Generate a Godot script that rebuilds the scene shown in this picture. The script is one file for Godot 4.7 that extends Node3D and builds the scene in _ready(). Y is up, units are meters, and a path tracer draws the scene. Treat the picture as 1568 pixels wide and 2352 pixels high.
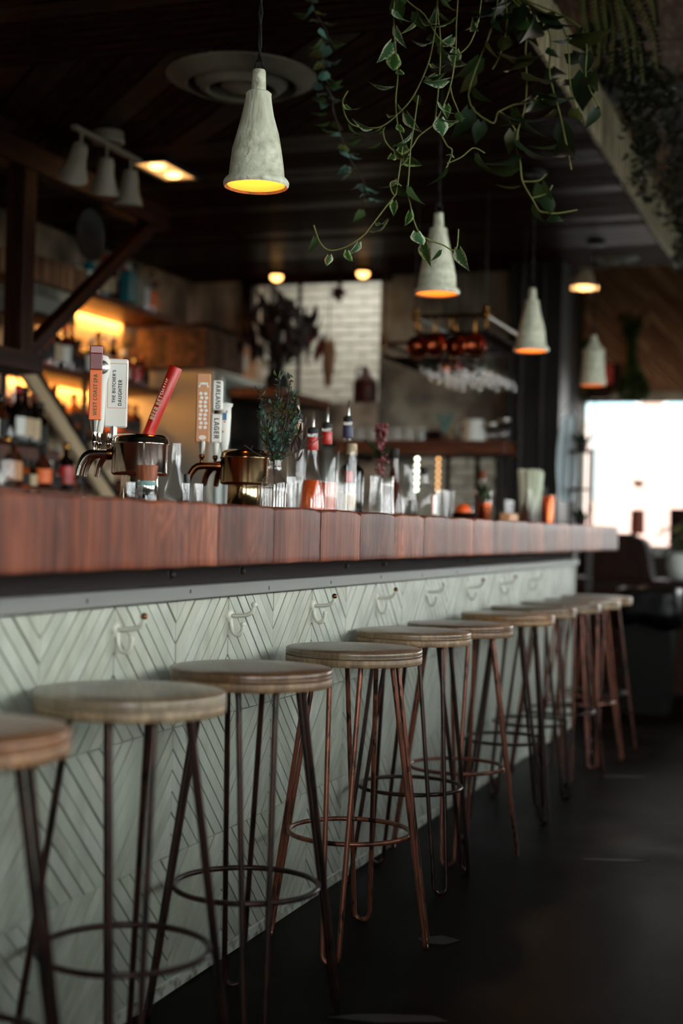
extends Node3D
# A long bar seen along its stools. x: to the right of the bar run, y: up, z: towards the camera. Metres.

var used := {}
var M := {}
var rng := RandomNumberGenerator.new()

const POTHOS := [
	[Vector3(-1.136, 2.799, -3.822), Vector3(-1.219, 2.637, -3.794), Vector3(-1.240, 2.563, -3.787), Vector3(-1.238, 2.459, -3.789), Vector3(-1.230, 2.380, -3.793)],
	[Vector3(-1.124, 2.799, -3.826), Vector3(-1.212, 2.601, -3.797), Vector3(-1.159, 2.523, -3.817), Vector3(-1.117, 2.456, -3.832), Vector3(-1.075, 2.431, -3.848)],
	[Vector3(-1.113, 2.799, -3.830), Vector3(-1.125, 2.591, -3.828), Vector3(-1.116, 2.456, -3.833), Vector3(-1.117, 2.346, -3.834), Vector3(-1.126, 2.217, -3.832)],
	[Vector3(-1.090, 2.800, -3.838), Vector3(-1.072, 2.592, -3.847), Vector3(-1.075, 2.494, -3.847), Vector3(-1.076, 2.408, -3.848), Vector3(-1.091, 2.310, -3.844), Vector3(-1.126, 2.217, -3.832)],
	[Vector3(-1.118, 2.799, -3.828), Vector3(-1.124, 2.566, -3.829), Vector3(-1.130, 2.493, -3.828), Vector3(-1.145, 2.394, -3.823), Vector3(-1.184, 2.295, -3.810), Vector3(-1.225, 2.242, -3.796), Vector3(-1.263, 2.209, -3.783), Vector3(-1.296, 2.202, -3.772), Vector3(-1.341, 2.208, -3.755), Vector3(-1.363, 2.234, -3.747), Vector3(-1.371, 2.275, -3.744), Vector3(-1.358, 2.305, -3.748)],
	[Vector3(-1.126, 2.217, -3.832), Vector3(-1.167, 2.183, -3.818), Vector3(-1.185, 2.152, -3.812), Vector3(-1.206, 2.133, -3.805), Vector3(-1.234, 2.140, -3.794), Vector3(-1.256, 2.166, -3.786), Vector3(-1.263, 2.195, -3.783)],
	[Vector3(-1.238, 2.459, -3.789), Vector3(-1.227, 2.355, -3.794), Vector3(-1.231, 2.282, -3.794), Vector3(-1.224, 2.211, -3.797), Vector3(-1.210, 2.167, -3.803), Vector3(-1.212, 2.133, -3.802), Vector3(-1.220, 2.058, -3.800), Vector3(-1.226, 2.016, -3.799), Vector3(-1.236, 2.025, -3.795), Vector3(-1.241, 2.047, -3.793), Vector3(-1.229, 2.054, -3.797), Vector3(-1.211, 2.040, -3.804)],
	[Vector3(-1.172, 2.296, -3.815), Vector3(-1.180, 2.222, -3.813), Vector3(-1.189, 2.152, -3.811), Vector3(-1.192, 2.077, -3.810), Vector3(-1.194, 2.021, -3.810), Vector3(-1.187, 1.992, -3.813), Vector3(-1.178, 1.950, -3.817), Vector3(-1.161, 1.910, -3.823), Vector3(-1.134, 1.891, -3.833), Vector3(-1.098, 1.878, -3.846), Vector3(-1.073, 1.864, -3.855), Vector3(-1.061, 1.875, -3.860), Vector3(-1.058, 1.924, -3.860)],
	[Vector3(-1.226, 2.016, -3.799), Vector3(-1.259, 1.970, -3.788), Vector3(-1.290, 1.925, -3.777), Vector3(-1.310, 1.898, -3.770), Vector3(-1.352, 1.867, -3.755), Vector3(-1.396, 1.855, -3.740), Vector3(-1.423, 1.876, -3.730), Vector3(-1.441, 1.925, -3.723)],
	[Vector3(-1.126, 2.217, -3.832), Vector3(-1.111, 2.192, -3.838), Vector3(-1.093, 2.158, -3.845), Vector3(-1.079, 2.144, -3.850), Vector3(-1.089, 2.107, -3.847), Vector3(-1.095, 2.093, -3.845)],
	[Vector3(-1.111, 2.192, -3.838), Vector3(-1.072, 2.225, -3.851), Vector3(-1.063, 2.247, -3.855), Vector3(-1.080, 2.292, -3.848), Vector3(-1.087, 2.322, -3.845)],
	[Vector3(-1.092, 2.107, -3.846), Vector3(-1.053, 2.127, -3.859), Vector3(-1.023, 2.153, -3.870), Vector3(-0.992, 2.139, -3.881)],
	[Vector3(-1.076, 2.408, -3.848), Vector3(-1.042, 2.440, -3.860), Vector3(-1.020, 2.496, -3.867), Vector3(-1.010, 2.569, -3.870)]
]
const PHILO := [
	[Vector3(-0.967, 2.905, -4.359), Vector3(-0.991, 2.687, -4.353), Vector3(-0.991, 2.578, -4.355), Vector3(-0.985, 2.482, -4.358), Vector3(-0.990, 2.401, -4.357), Vector3(-1.008, 2.332, -4.351), Vector3(-1.011, 2.277, -4.351), Vector3(-1.000, 2.237, -4.356), Vector3(-0.992, 2.176, -4.359), Vector3(-0.963, 2.122, -4.370), Vector3(-0.939, 2.082, -4.379), Vector3(-0.917, 2.080, -4.387)],
	[Vector3(-1.056, 2.903, -4.327), Vector3(-1.090, 2.657, -4.318), Vector3(-1.156, 2.437, -4.297), Vector3(-1.085, 2.354, -4.323), Vector3(-1.067, 2.389, -4.330), Vector3(-1.041, 2.372, -4.339), Vector3(-1.014, 2.332, -4.349)],
	[Vector3(-1.067, 2.389, -4.330), Vector3(-1.021, 2.413, -4.346), Vector3(-0.976, 2.421, -4.362), Vector3(-0.945, 2.449, -4.373)],
	[Vector3(-0.992, 2.173, -4.359), Vector3(-0.945, 2.177, -4.376), Vector3(-0.922, 2.198, -4.384)],
	[Vector3(-0.963, 2.122, -4.370), Vector3(-0.920, 2.137, -4.386), Vector3(-0.903, 2.164, -4.391)],
	[Vector3(-0.939, 2.082, -4.379), Vector3(-0.893, 2.076, -4.396), Vector3(-0.828, 2.089, -4.419)],
	[Vector3(-0.928, 2.906, -4.373), Vector3(-0.930, 2.661, -4.376), Vector3(-0.918, 2.511, -4.382), Vector3(-0.886, 2.390, -4.394), Vector3(-0.865, 2.295, -4.403), Vector3(-0.848, 2.214, -4.410)],
	[Vector3(-1.005, 2.904, -4.346), Vector3(-1.046, 2.685, -4.334), Vector3(-1.063, 2.576, -4.329), Vector3(-1.087, 2.521, -4.321)],
	[Vector3(-0.877, 2.908, -4.392), Vector3(-0.834, 2.663, -4.410), Vector3(-0.811, 2.501, -4.420), Vector3(-0.778, 2.427, -4.433), Vector3(-0.765, 2.406, -4.438)],
	[Vector3(-0.890, 2.907, -4.387), Vector3(-0.885, 2.662, -4.392), Vector3(-0.856, 2.472, -4.404), Vector3(-0.821, 2.364, -4.418)]
]
const STRING := [
	[Vector3(-1.142, 2.597, -2.812), Vector3(-1.129, 2.345, -2.820), Vector3(-1.113, 2.205, -2.828), Vector3(-1.101, 2.173, -2.832), Vector3(-1.079, 2.132, -2.841), Vector3(-1.089, 2.096, -2.838), Vector3(-1.085, 2.066, -2.840), Vector3(-1.089, 2.038, -2.838), Vector3(-1.080, 2.020, -2.842), Vector3(-1.067, 1.997, -2.847), Vector3(-1.064, 1.969, -2.848), Vector3(-1.055, 1.941, -2.852), Vector3(-1.045, 1.908, -2.855), Vector3(-1.032, 1.876, -2.861), Vector3(-1.018, 1.848, -2.866), Vector3(-1.002, 1.824, -2.872), Vector3(-0.997, 1.798, -2.874), Vector3(-1.000, 1.770, -2.873)]
]
const FERN := [
	[Vector3(-0.906, 3.229, -5.280), Vector3(-0.813, 3.118, -5.315), Vector3(-0.733, 2.958, -5.346), Vector3(-0.712, 2.812, -5.355)],
	[Vector3(-0.906, 3.229, -5.280), Vector3(-0.827, 3.069, -5.311), Vector3(-0.778, 2.908, -5.330), Vector3(-0.760, 2.762, -5.339)],
	[Vector3(-0.914, 3.229, -5.278), Vector3(-0.857, 3.068, -5.300), Vector3(-0.824, 2.923, -5.314), Vector3(-0.809, 2.769, -5.321)],
	[Vector3(-0.922, 3.228, -5.275), Vector3(-0.888, 3.067, -5.289), Vector3(-0.867, 2.938, -5.298), Vector3(-0.875, 2.792, -5.297)],
	[Vector3(-0.929, 3.228, -5.272), Vector3(-0.934, 3.066, -5.272), Vector3(-0.916, 2.937, -5.280), Vector3(-0.921, 2.823, -5.280)],
	[Vector3(-0.937, 3.228, -5.269), Vector3(-0.973, 3.097, -5.258), Vector3(-0.962, 2.968, -5.263), Vector3(-0.942, 2.855, -5.272)],
	[Vector3(-0.899, 3.229, -5.283), Vector3(-0.783, 3.167, -5.325), Vector3(-0.735, 3.071, -5.344), Vector3(-0.721, 2.974, -5.350)],
	[Vector3(-0.922, 3.228, -5.275), Vector3(-0.903, 3.050, -5.284), Vector3(-0.894, 2.970, -5.288), Vector3(-0.899, 2.872, -5.287)],
	[Vector3(-0.906, 3.229, -5.280), Vector3(-0.850, 3.084, -5.302), Vector3(-0.802, 2.972, -5.321), Vector3(-0.789, 2.843, -5.327)]
]
const IVY := [
	[Vector3(-0.951, 3.113, -5.903), Vector3(-0.881, 2.988, -5.930), Vector3(-0.828, 2.899, -5.950), Vector3(-0.809, 2.828, -5.957)],
	[Vector3(-0.983, 3.092, -5.998), Vector3(-0.921, 2.983, -6.022), Vector3(-0.910, 2.873, -6.027), Vector3(-0.886, 2.727, -6.037)],
	[Vector3(-0.993, 3.208, -6.418), Vector3(-0.917, 3.093, -6.447), Vector3(-0.868, 2.918, -6.467), Vector3(-0.893, 2.800, -6.459)],
	[Vector3(-1.025, 3.367, -7.042), Vector3(-0.900, 3.177, -7.089), Vector3(-0.836, 2.986, -7.115), Vector3(-0.861, 2.729, -7.109)],
	[Vector3(-0.991, 3.390, -7.267), Vector3(-0.883, 3.173, -7.308), Vector3(-0.815, 2.866, -7.336), Vector3(-0.830, 2.557, -7.335)],
	[Vector3(-1.002, 3.473, -7.687), Vector3(-0.866, 3.244, -7.739), Vector3(-0.815, 2.897, -7.761), Vector3(-0.852, 2.547, -7.752)],
	[Vector3(-1.007, 3.162, -6.520), Vector3(-0.910, 2.966, -6.557), Vector3(-0.888, 2.807, -6.567), Vector3(-0.904, 2.687, -6.563)],
	[Vector3(-1.030, 3.513, -8.314), Vector3(-0.954, 3.214, -8.345), Vector3(-0.959, 2.863, -8.347), Vector3(-0.965, 2.611, -8.348)],
	[Vector3(-1.026, 3.465, -7.891), Vector3(-0.975, 3.156, -7.913), Vector3(-1.005, 2.964, -7.904), Vector3(-0.990, 2.773, -7.912)]
]

# ---------------------------------------------------------------- naming helpers
func numbered(n: String) -> String:
	if not used.has(n):
		used[n] = 0
		return n
	used[n] += 1
	return "%s_%03d" % [n, used[n]]

func tag(o: Node, label: String, category: String, group := "") -> void:
	o.set_meta("label", label)
	o.set_meta("category", category)
	if group != "":
		o.set_meta("group", group)

func thing(called: String, label: String, category: String, at := Vector3.ZERO, turn := 0.0, group := "") -> Node3D:
	var o := Node3D.new()
	o.name = numbered(called)
	add_child(o, true)
	o.position = at
	o.rotation.y = turn
	tag(o, label, category, group)
	return o

func part(parent: Node3D, called: String, mesh: Mesh, m: Material, at := Vector3.ZERO, b := Basis()) -> MeshInstance3D:
	var o := MeshInstance3D.new()
	o.name = called
	o.mesh = mesh
	o.material_override = m
	parent.add_child(o, true)
	o.transform = Transform3D(b, at)
	return o

func solo(called: String, label: String, category: String, mesh: Mesh, m: Material, at := Vector3.ZERO, b := Basis(), group := "") -> MeshInstance3D:
	var o := part(self, numbered(called), mesh, m, at, b)
	tag(o, label, category, group)
	return o

func struct(called: String, mesh: Mesh, m: Material, at := Vector3.ZERO, b := Basis()) -> MeshInstance3D:
	var o := part(self, numbered(called), mesh, m, at, b)
	o.set_meta("kind", "structure")
	return o

func dup(o: Node3D, at: Vector3, turn := 0.0, label := "") -> Node3D:
	var c: Node3D = o.duplicate()
	c.name = numbered(str(o.name))
	add_child(c, true)
	c.position = at
	c.rotation.y = turn
	if label != "":
		c.set_meta("label", label)
	return c

# ---------------------------------------------------------------- mesh helpers
func begin() -> SurfaceTool:
	var st := SurfaceTool.new()
	st.begin(Mesh.PRIMITIVE_TRIANGLES)
	return st

func tri_out(st: SurfaceTool, a: Vector3, b: Vector3, c: Vector3, mid: Vector3) -> void:
	var n := (b - a).cross(c - a)
	if n.length_squared() < 1e-18:
		return
	n = n.normalized()
	if n.dot((a + b + c) / 3.0 - mid) < 0.0:
		var t := b
		b = c
		c = t
		n = -n
	st.set_normal(n)
	st.set_uv(Vector2(a.x + a.z, a.y))
	st.add_vertex(a)
	st.set_normal(n)
	st.set_uv(Vector2(c.x + c.z, c.y))
	st.add_vertex(c)
	st.set_normal(n)
	st.set_uv(Vector2(b.x + b.z, b.y))
	st.add_vertex(b)

func add_box(st: SurfaceTool, c: Vector3, s: Vector3, bev := 0.002, basis := Basis()) -> void:
	var h := s * 0.5
	bev = minf(bev, minf(h.x, minf(h.y, h.z)) * 0.8)
	var pt := func(sx: float, sy: float, sz: float, ax: int) -> Vector3:
		var v := Vector3((h.x - (0.0 if ax == 0 else bev)) * sx, (h.y - (0.0 if ax == 1 else bev)) * sy, (h.z - (0.0 if ax == 2 else bev)) * sz)
		return c + basis * v
	for ax in 3:
		for s0 in [-1.0, 1.0]:
			var q := []
			for k in [[-1.0, -1.0], [1.0, -1.0], [1.0, 1.0], [-1.0, 1.0]]:
				if ax == 0:
					q.append(pt.call(s0, k[0], k[1], 0))
				elif ax == 1:
					q.append(pt.call(k[0], s0, k[1], 1))
				else:
					q.append(pt.call(k[0], k[1], s0, 2))
			tri_out(st, q[0], q[1], q[2], c)
			tri_out(st, q[0], q[2], q[3], c)
	if bev <= 0.0:
		return
	for s1 in [-1.0, 1.0]:
		for s2 in [-1.0, 1.0]:
			var e := [pt.call(s1, s2, -1.0, 0), pt.call(s1, s2, 1.0, 0), pt.call(s1, s2, 1.0, 1), pt.call(s1, s2, -1.0, 1)]
			tri_out(st, e[0], e[1], e[2], c)
			tri_out(st, e[0], e[2], e[3], c)
			e = [pt.call(s1, -1.0, s2, 0), pt.call(s1, 1.0, s2, 0), pt.call(s1, 1.0, s2, 2), pt.call(s1, -1.0, s2, 2)]
			tri_out(st, e[0], e[1], e[2], c)
			tri_out(st, e[0], e[2], e[3], c)
			e = [pt.call(-1.0, s1, s2, 1), pt.call(1.0, s1, s2, 1), pt.call(1.0, s1, s2, 2), pt.call(-1.0, s1, s2, 2)]
			tri_out(st, e[0], e[1], e[2], c)
			tri_out(st, e[0], e[2], e[3], c)
			for s3 in [-1.0, 1.0]:
				tri_out(st, pt.call(s1, s2, s3, 0), pt.call(s1, s2, s3, 1), pt.call(s1, s2, s3, 2), c)

func box(s: Vector3, bev := 0.002, c := Vector3.ZERO) -> ArrayMesh:
	var st := begin()
	add_box(st, c, s, bev)
	return st.commit()

# a box given by its two corners
func slab(a: Vector3, b: Vector3, bev := 0.002) -> ArrayMesh:
	return box((b - a).abs(), bev, (a + b) * 0.5)

func quad_n(st: SurfaceTool, p: Array, n: Array, uv: Array) -> void:   # p counter-clockwise from outside
	for k in [0, 2, 1, 0, 3, 2]:
		st.set_normal(n[k])
		st.set_uv(uv[k])
		st.add_vertex(p[k])

# profile: points (radius, height); going up gives an outside
func add_lathe(st: SurfaceTool, prof: Array, segs := 24, at := Vector3.ZERO, basis := Basis(), wob := 0.0) -> void:
	var np := prof.size()
	var sn := []
	for i in np - 1:
		var d: Vector2 = prof[i + 1] - prof[i]
		sn.append(Vector2(d.y, -d.x).normalized() if d.length() > 1e-7 else Vector2(1, 0))
	var vlen := [0.0]
	for i in np - 1:
		vlen.append(vlen[i] + (prof[i + 1] - prof[i]).length())
	for i in np - 1:
		var n0: Vector2 = sn[i]
		var n1: Vector2 = sn[i]
		if i > 0 and sn[i - 1].dot(sn[i]) > 0.6:
			n0 = (sn[i] + sn[i - 1]).normalized()
		if i < np - 2 and sn[i + 1].dot(sn[i]) > 0.6:
			n1 = (sn[i] + sn[i + 1]).normalized()
		for j in segs:
			var a0 := TAU * j / segs
			var a1 := TAU * (j + 1) / segs
			var r0: float = prof[i].x
			var r1: float = prof[i + 1].x
			var w00 := 1.0 + wob * (sin(a0 * 3.0 + prof[i].y * 60.0) * 0.6 + sin(a0 * 7.0 - prof[i].y * 95.0) * 0.4)
			var w10 := 1.0 + wob * (sin(a1 * 3.0 + prof[i].y * 60.0) * 0.6 + sin(a1 * 7.0 - prof[i].y * 95.0) * 0.4)
			var w01 := 1.0 + wob * (sin(a0 * 3.0 + prof[i + 1].y * 60.0) * 0.6 + sin(a0 * 7.0 - prof[i + 1].y * 95.0) * 0.4)
			var w11 := 1.0 + wob * (sin(a1 * 3.0 + prof[i + 1].y * 60.0) * 0.6 + sin(a1 * 7.0 - prof[i + 1].y * 95.0) * 0.4)
			var e0 := Vector3(cos(a0), 0, sin(a0))
			var e1 := Vector3(cos(a1), 0, sin(a1))
			var up0 := Vector3(0, prof[i].y, 0)
			var up1 := Vector3(0, prof[i + 1].y, 0)
			var p := [at + basis * (e1 * r0 * w10 + up0), at + basis * (e0 * r0 * w00 + up0), at + basis * (e0 * r1 * w01 + up1), at + basis * (e1 * r1 * w11 + up1)]
			var nn := [basis * (e1 * n0.x + Vector3(0, n0.y, 0)), basis * (e0 * n0.x + Vector3(0, n0.y, 0)), basis * (e0 * n1.x + Vector3(0, n1.y, 0)), basis * (e1 * n1.x + Vector3(0, n1.y, 0))]
			var u0 := float(j) / segs
			var u1 := float(j + 1) / segs
			quad_n(st, p, nn, [Vector2(u1, vlen[i]), Vector2(u0, vlen[i]), Vector2(u0, vlen[i + 1]), Vector2(u1, vlen[i + 1])])

func lathe(prof: Array, segs := 24, wob := 0.0) -> ArrayMesh:
	var st := begin()
	add_lathe(st, prof, segs, Vector3.ZERO, Basis(), wob)
	return st.commit()

func ball_prof(r: float, n := 8, cy := 0.0, sy := 1.0) -> Array:
	var a := []
	for i in n + 1:
		var t := -PI / 2 + PI * i / n
		a.append(Vector2(maxf(cos(t) * r, 0.0), cy + sin(t) * r * sy))
	return a

func add_tube(st: SurfaceTool, path: Array, r, segs := 8, closed := false) -> void:
	var n := path.size()
	var ring := []
	var up := Vector3.ZERO
	for i in n:
		var t: Vector3
		if closed:
			t = path[(i + 1) % n] - path[(i + n - 1) % n]
		else:
			t = path[mini(i + 1, n - 1)] - path[maxi(i - 1, 0)]
		t = t.normalized()
		if up == Vector3.ZERO:
			up = Vector3.UP if absf(t.y) < 0.9 else Vector3.RIGHT
		up = (up - t * up.dot(t)).normalized()
		var side := t.cross(up)
		var rr: float = r[i] if r is Array else r
		var row := []
		for j in segs:
			var a := TAU * j / segs
			var d := up * cos(a) + side * sin(a)
			row.append([path[i] + d * rr, d])
		ring.append(row)
	var m := n if closed else n - 1
	var l := 0.0
	for i in m:
		var k := (i + 1) % n
		var l1: float = l + (path[k] - path[i]).length()
		for j in segs:
			var j1 := (j + 1) % segs
			var p := [ring[i][j][0], ring[k][j][0], ring[k][j1][0], ring[i][j1][0]]
			var nn := [ring[i][j][1], ring[k][j][1], ring[k][j1][1], ring[i][j1][1]]
			var u0 := float(j) / segs
			var u1 := float(j + 1) / segs
			# keep the outside out
			if (p[1] - p[0]).cross(p[3] - p[0]).dot(nn[0]) < 0.0:
				p = [p[3], p[2], p[1], p[0]]
				nn = [nn[3], nn[2], nn[1], nn[0]]
			quad_n(st, p, nn, [Vector2(u0, l), Vector2(u0, l1), Vector2(u1, l1), Vector2(u1, l)])
		l = l1
	if not closed:
		for e in [0, n - 1]:
			var mid: Vector3 = path[1 if e == 0 else n - 2]
			for j in segs:
				tri_out(st, path[e], ring[e][j][0], ring[e][(j + 1) % segs][0], mid)

func tube(path: Array, r, segs := 8, closed := false) -> ArrayMesh:
	var st := begin()
	add_tube(st, path, r, segs, closed)
	return st.commit()

func ring_path(R: float, n := 40, y := 0.0) -> Array:
	var a := []
	for i in n:
		a.append(Vector3(cos(TAU * i / n) * R, y, sin(TAU * i / n) * R))
	return a

func smooth_path(pts: Array, per := 5) -> Array:
	var out := []
	var n := pts.size()
	for i in n - 1:
		var p0: Vector3 = pts[maxi(i - 1, 0)]
		var p1: Vector3 = pts[i]
		var p2: Vector3 = pts[i + 1]
		var p3: Vector3 = pts[mini(i + 2, n - 1)]
		for k in per:
			out.append(p1.cubic_interpolate(p2, p0, p3, float(k) / per))
	out.append(pts[n - 1])
	return out

# convex polygon cut by the half plane n.p <= d
func clip(poly: Array, n: Vector2, d: float) -> Array:
	var out := []
	for i in poly.size():
		var a: Vector2 = poly[i]
		var b: Vector2 = poly[(i + 1) % poly.size()]
		var da := n.dot(a) - d
		var db := n.dot(b) - d
		if da <= 0.0:
			out.append(a)
		if (da < 0.0 and db > 0.0) or (da > 0.0 and db < 0.0):
			out.append(a.lerp(b, da / (da - db)))
	return out

func area_of(poly: Array) -> float:
	var s := 0.0
	for i in poly.size():
		s += poly[i].cross(poly[(i + 1) % poly.size()])
	return s * 0.5

# strips of a rectangle along direction ang (radians), gap between them
func strips(r: Rect2, ang: float, pitch: float, gap: float) -> Array:
	var n := Vector2(-sin(ang), cos(ang))
	var c := [r.position, Vector2(r.end.x, r.position.y), r.end, Vector2(r.position.x, r.end.y)]
	var lo := 1e9
	var hi := -1e9
	for p in c:
		lo = minf(lo, n.dot(p))
		hi = maxf(hi, n.dot(p))
	var out := []
	var cnt := int(round((hi - lo) / pitch))
	for k in cnt:
		var a := lo + (hi - lo) * k / cnt + gap * 0.5
		var b := lo + (hi - lo) * (k + 1) / cnt - gap * 0.5
		var poly := clip(clip(c, n, b), -n, -a)
		if poly.size() >= 3 and absf(area_of(poly)) > 4e-5:
			out.append(poly)
	return out

# a flat convex piece in the xy plane, its face at z = 0 looking to +z, with a chamfered rim
func add_piece(st: SurfaceTool, poly: Array, thick: float, bev: float, x := Transform3D()) -> void:
	var n := poly.size()
	var mid := Vector2.ZERO
	for p in poly:
		mid += p / n
	var inner := poly.duplicate()
	if area_of(poly) < 0.0:
		inner.reverse()
	var outer := inner.duplicate()
	if bev > 0.0:
		for i in n:
			var e0: Vector2 = (outer[i] - outer[(i + n - 1) % n]).normalized()
			var e1: Vector2 = (outer[(i + 1) % n] - outer[i]).normalized()
			var n0 := Vector2(-e0.y, e0.x)
			var n1 := Vector2(-e1.y, e1.x)
			inner[i] = outer[i] + (n0 + n1) * (bev / maxf(1.0 + n0.dot(n1), 0.25))
	var c := x * Vector3(mid.x, mid.y, -thick * 0.5)
	for i in range(1, inner.size() - 1):
		tri_out(st, x * Vector3(inner[0].x, inner[0].y, 0), x * Vector3(inner[i].x, inner[i].y, 0), x * Vector3(inner[i + 1].x, inner[i + 1].y, 0), c)
	if inner.size() == outer.size():
		for i in n:
			var j := (i + 1) % n
			var o0 := x * Vector3(outer[i].x, outer[i].y, -bev)
			var o1 := x * Vector3(outer[j].x, outer[j].y, -bev)
			# nearest inner corners keep the order
			var i0 := x * Vector3(inner[i].x, inner[i].y, 0)
			var i1 := x * Vector3(inner[j].x, inner[j].y, 0)
			tri_out(st, o0, o1, i1, c)
			tri_out(st, o0, i1, i0, c)
	for i in n:
		var j := (i + 1) % n
		var o0 := x * Vector3(outer[i].x, outer[i].y, -bev)
		var o1 := x * Vector3(outer[j].x, outer[j].y, -bev)
		var b0 := x * Vector3(outer[i].x, outer[i].y, -thick)
		var b1 := x * Vector3(outer[j].x, outer[j].y, -thick)
		tri_out(st, o0, o1, b1, c)
		tri_out(st, o0, b1, b0, c)

func piece(poly: Array, thick: float, bev: float) -> ArrayMesh:
	var st := begin()
	add_piece(st, poly, thick, bev)
	return st.commit()

const FACE_X := Basis(Vector3(0, 0, -1), Vector3(0, 1, 0), Vector3(1, 0, 0))    # pieces that face +x
const FACE_DOWN := Basis(Vector3(1, 0, 0), Vector3(0, 0, 1), Vector3(0, -1, 0))  # pieces that face down

# ---------------------------------------------------------------- materials
func mat(c: Color, rough := 0.6, metal := 0.0) -> StandardMaterial3D:
	var m := StandardMaterial3D.new()
	m.albedo_color = c
	m.roughness = rough
	m.metallic = metal
	return m

func tri_mat(c: Color, tex: Texture2D, scale: Vector3, rough := 0.6, world := false, bump: Texture2D = null, bump_cm := 0.1) -> StandardMaterial3D:
	var m := mat(c, rough)
	m.albedo_texture = tex
	m.uv1_triplanar = true
	m.uv1_world_triplanar = world
	m.uv1_scale = scale
	if bump:
		m.heightmap_enabled = true
		m.heightmap_texture = bump
		m.heightmap_scale = bump_cm
	return m

func glow(c: Color, e: float) -> StandardMaterial3D:
	var m := mat(Color(0.9, 0.9, 0.9), 0.5)
	m.emission_enabled = true
	m.emission = c
	m.emission_energy_multiplier = e
	return m

func glass(c: Color, a: float) -> StandardMaterial3D:
	var m := mat(Color(c.r, c.g, c.b, a), 0.05)
	m.transparency = BaseMaterial3D.TRANSPARENCY_ALPHA
	m.cull_mode = BaseMaterial3D.CULL_DISABLED
	return m

func fnl(s: int, f: float, oct := 3, kind := FastNoiseLite.TYPE_SIMPLEX_SMOOTH) -> FastNoiseLite:
	var n := FastNoiseLite.new()
	n.seed = s
	n.frequency = f
	n.noise_type = kind
	n.fractal_octaves = oct
	return n

# wood whose grain runs along v: dark to light between two colours
func wood_tex(w: int, h: int, s: int, dark: Color, light: Color, rings := 9.0, figure := 2.6) -> ImageTexture:
	var a := fnl(s, 0.02, 3)
	var b := fnl(s + 7, 0.11, 2)
	var im := Image.create(w, h, false, Image.FORMAT_RGB8)
	for y in h:
		for x in w:
			# wrap both ways so that repeats do not show a seam
			var ax := TAU * x / w
			var warp := a.get_noise_3d(cos(ax) * 30.0, sin(ax) * 30.0, sin(PI * y / h) * 26.0)
			var ring := 0.5 + 0.5 * sin((float(x) / w * rings + warp * figure) * TAU)
			var fine := b.get_noise_3d(cos(ax) * 90.0, sin(ax) * 90.0, sin(PI * y / h) * 14.0)
			var t := clampf(0.42 + 0.3 * (ring - 0.5) + 0.55 * fine + 0.5 * warp, 0.0, 1.0)
			im.set_pixel(x, y, dark.lerp(light, t))
	return ImageTexture.create_from_image(im)

# mottled surface between colours; sharp < 1 soft, > 1 patchy
func mottle_tex(w: int, s: int, f: float, c0: Color, c1: Color, sharp := 1.0, bias := 0.5, oct := 5, stretch := 1.0) -> ImageTexture:
	var a := fnl(s, f, oct)
	var im := Image.create(w, w, false, Image.FORMAT_RGB8)
	for y in w:
		for x in w:
			var ax := TAU * x / w
			var v := a.get_noise_3d(cos(ax) * w / TAU, sin(ax) * w / TAU, sin(PI * y / w) * w / PI * stretch)
			im.set_pixel(x, y, c0.lerp(c1, clampf(bias + v * sharp, 0.0, 1.0)))
	return ImageTexture.create_from_image(im)

func leaf_tex(edge: Color, inner: Color, s: int) -> ImageTexture:
	var a := fnl(s, 0.09, 3)
	var im := Image.create(64, 64, false, Image.FORMAT_RGB8)
	for y in 64:
		for x in 64:
			var d := absf(x - 31.5) / 31.5 + a.get_noise_2d(x, y) * 0.5
			var vein := 1.0 if absf(x - 31.5) < 1.3 else 0.0
			im.set_pixel(x, y, inner.lerp(edge, clampf((d - 0.55) * 5.0 + vein * 0.5, 0.0, 1.0)))
	return ImageTexture.create_from_image(im)

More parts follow.
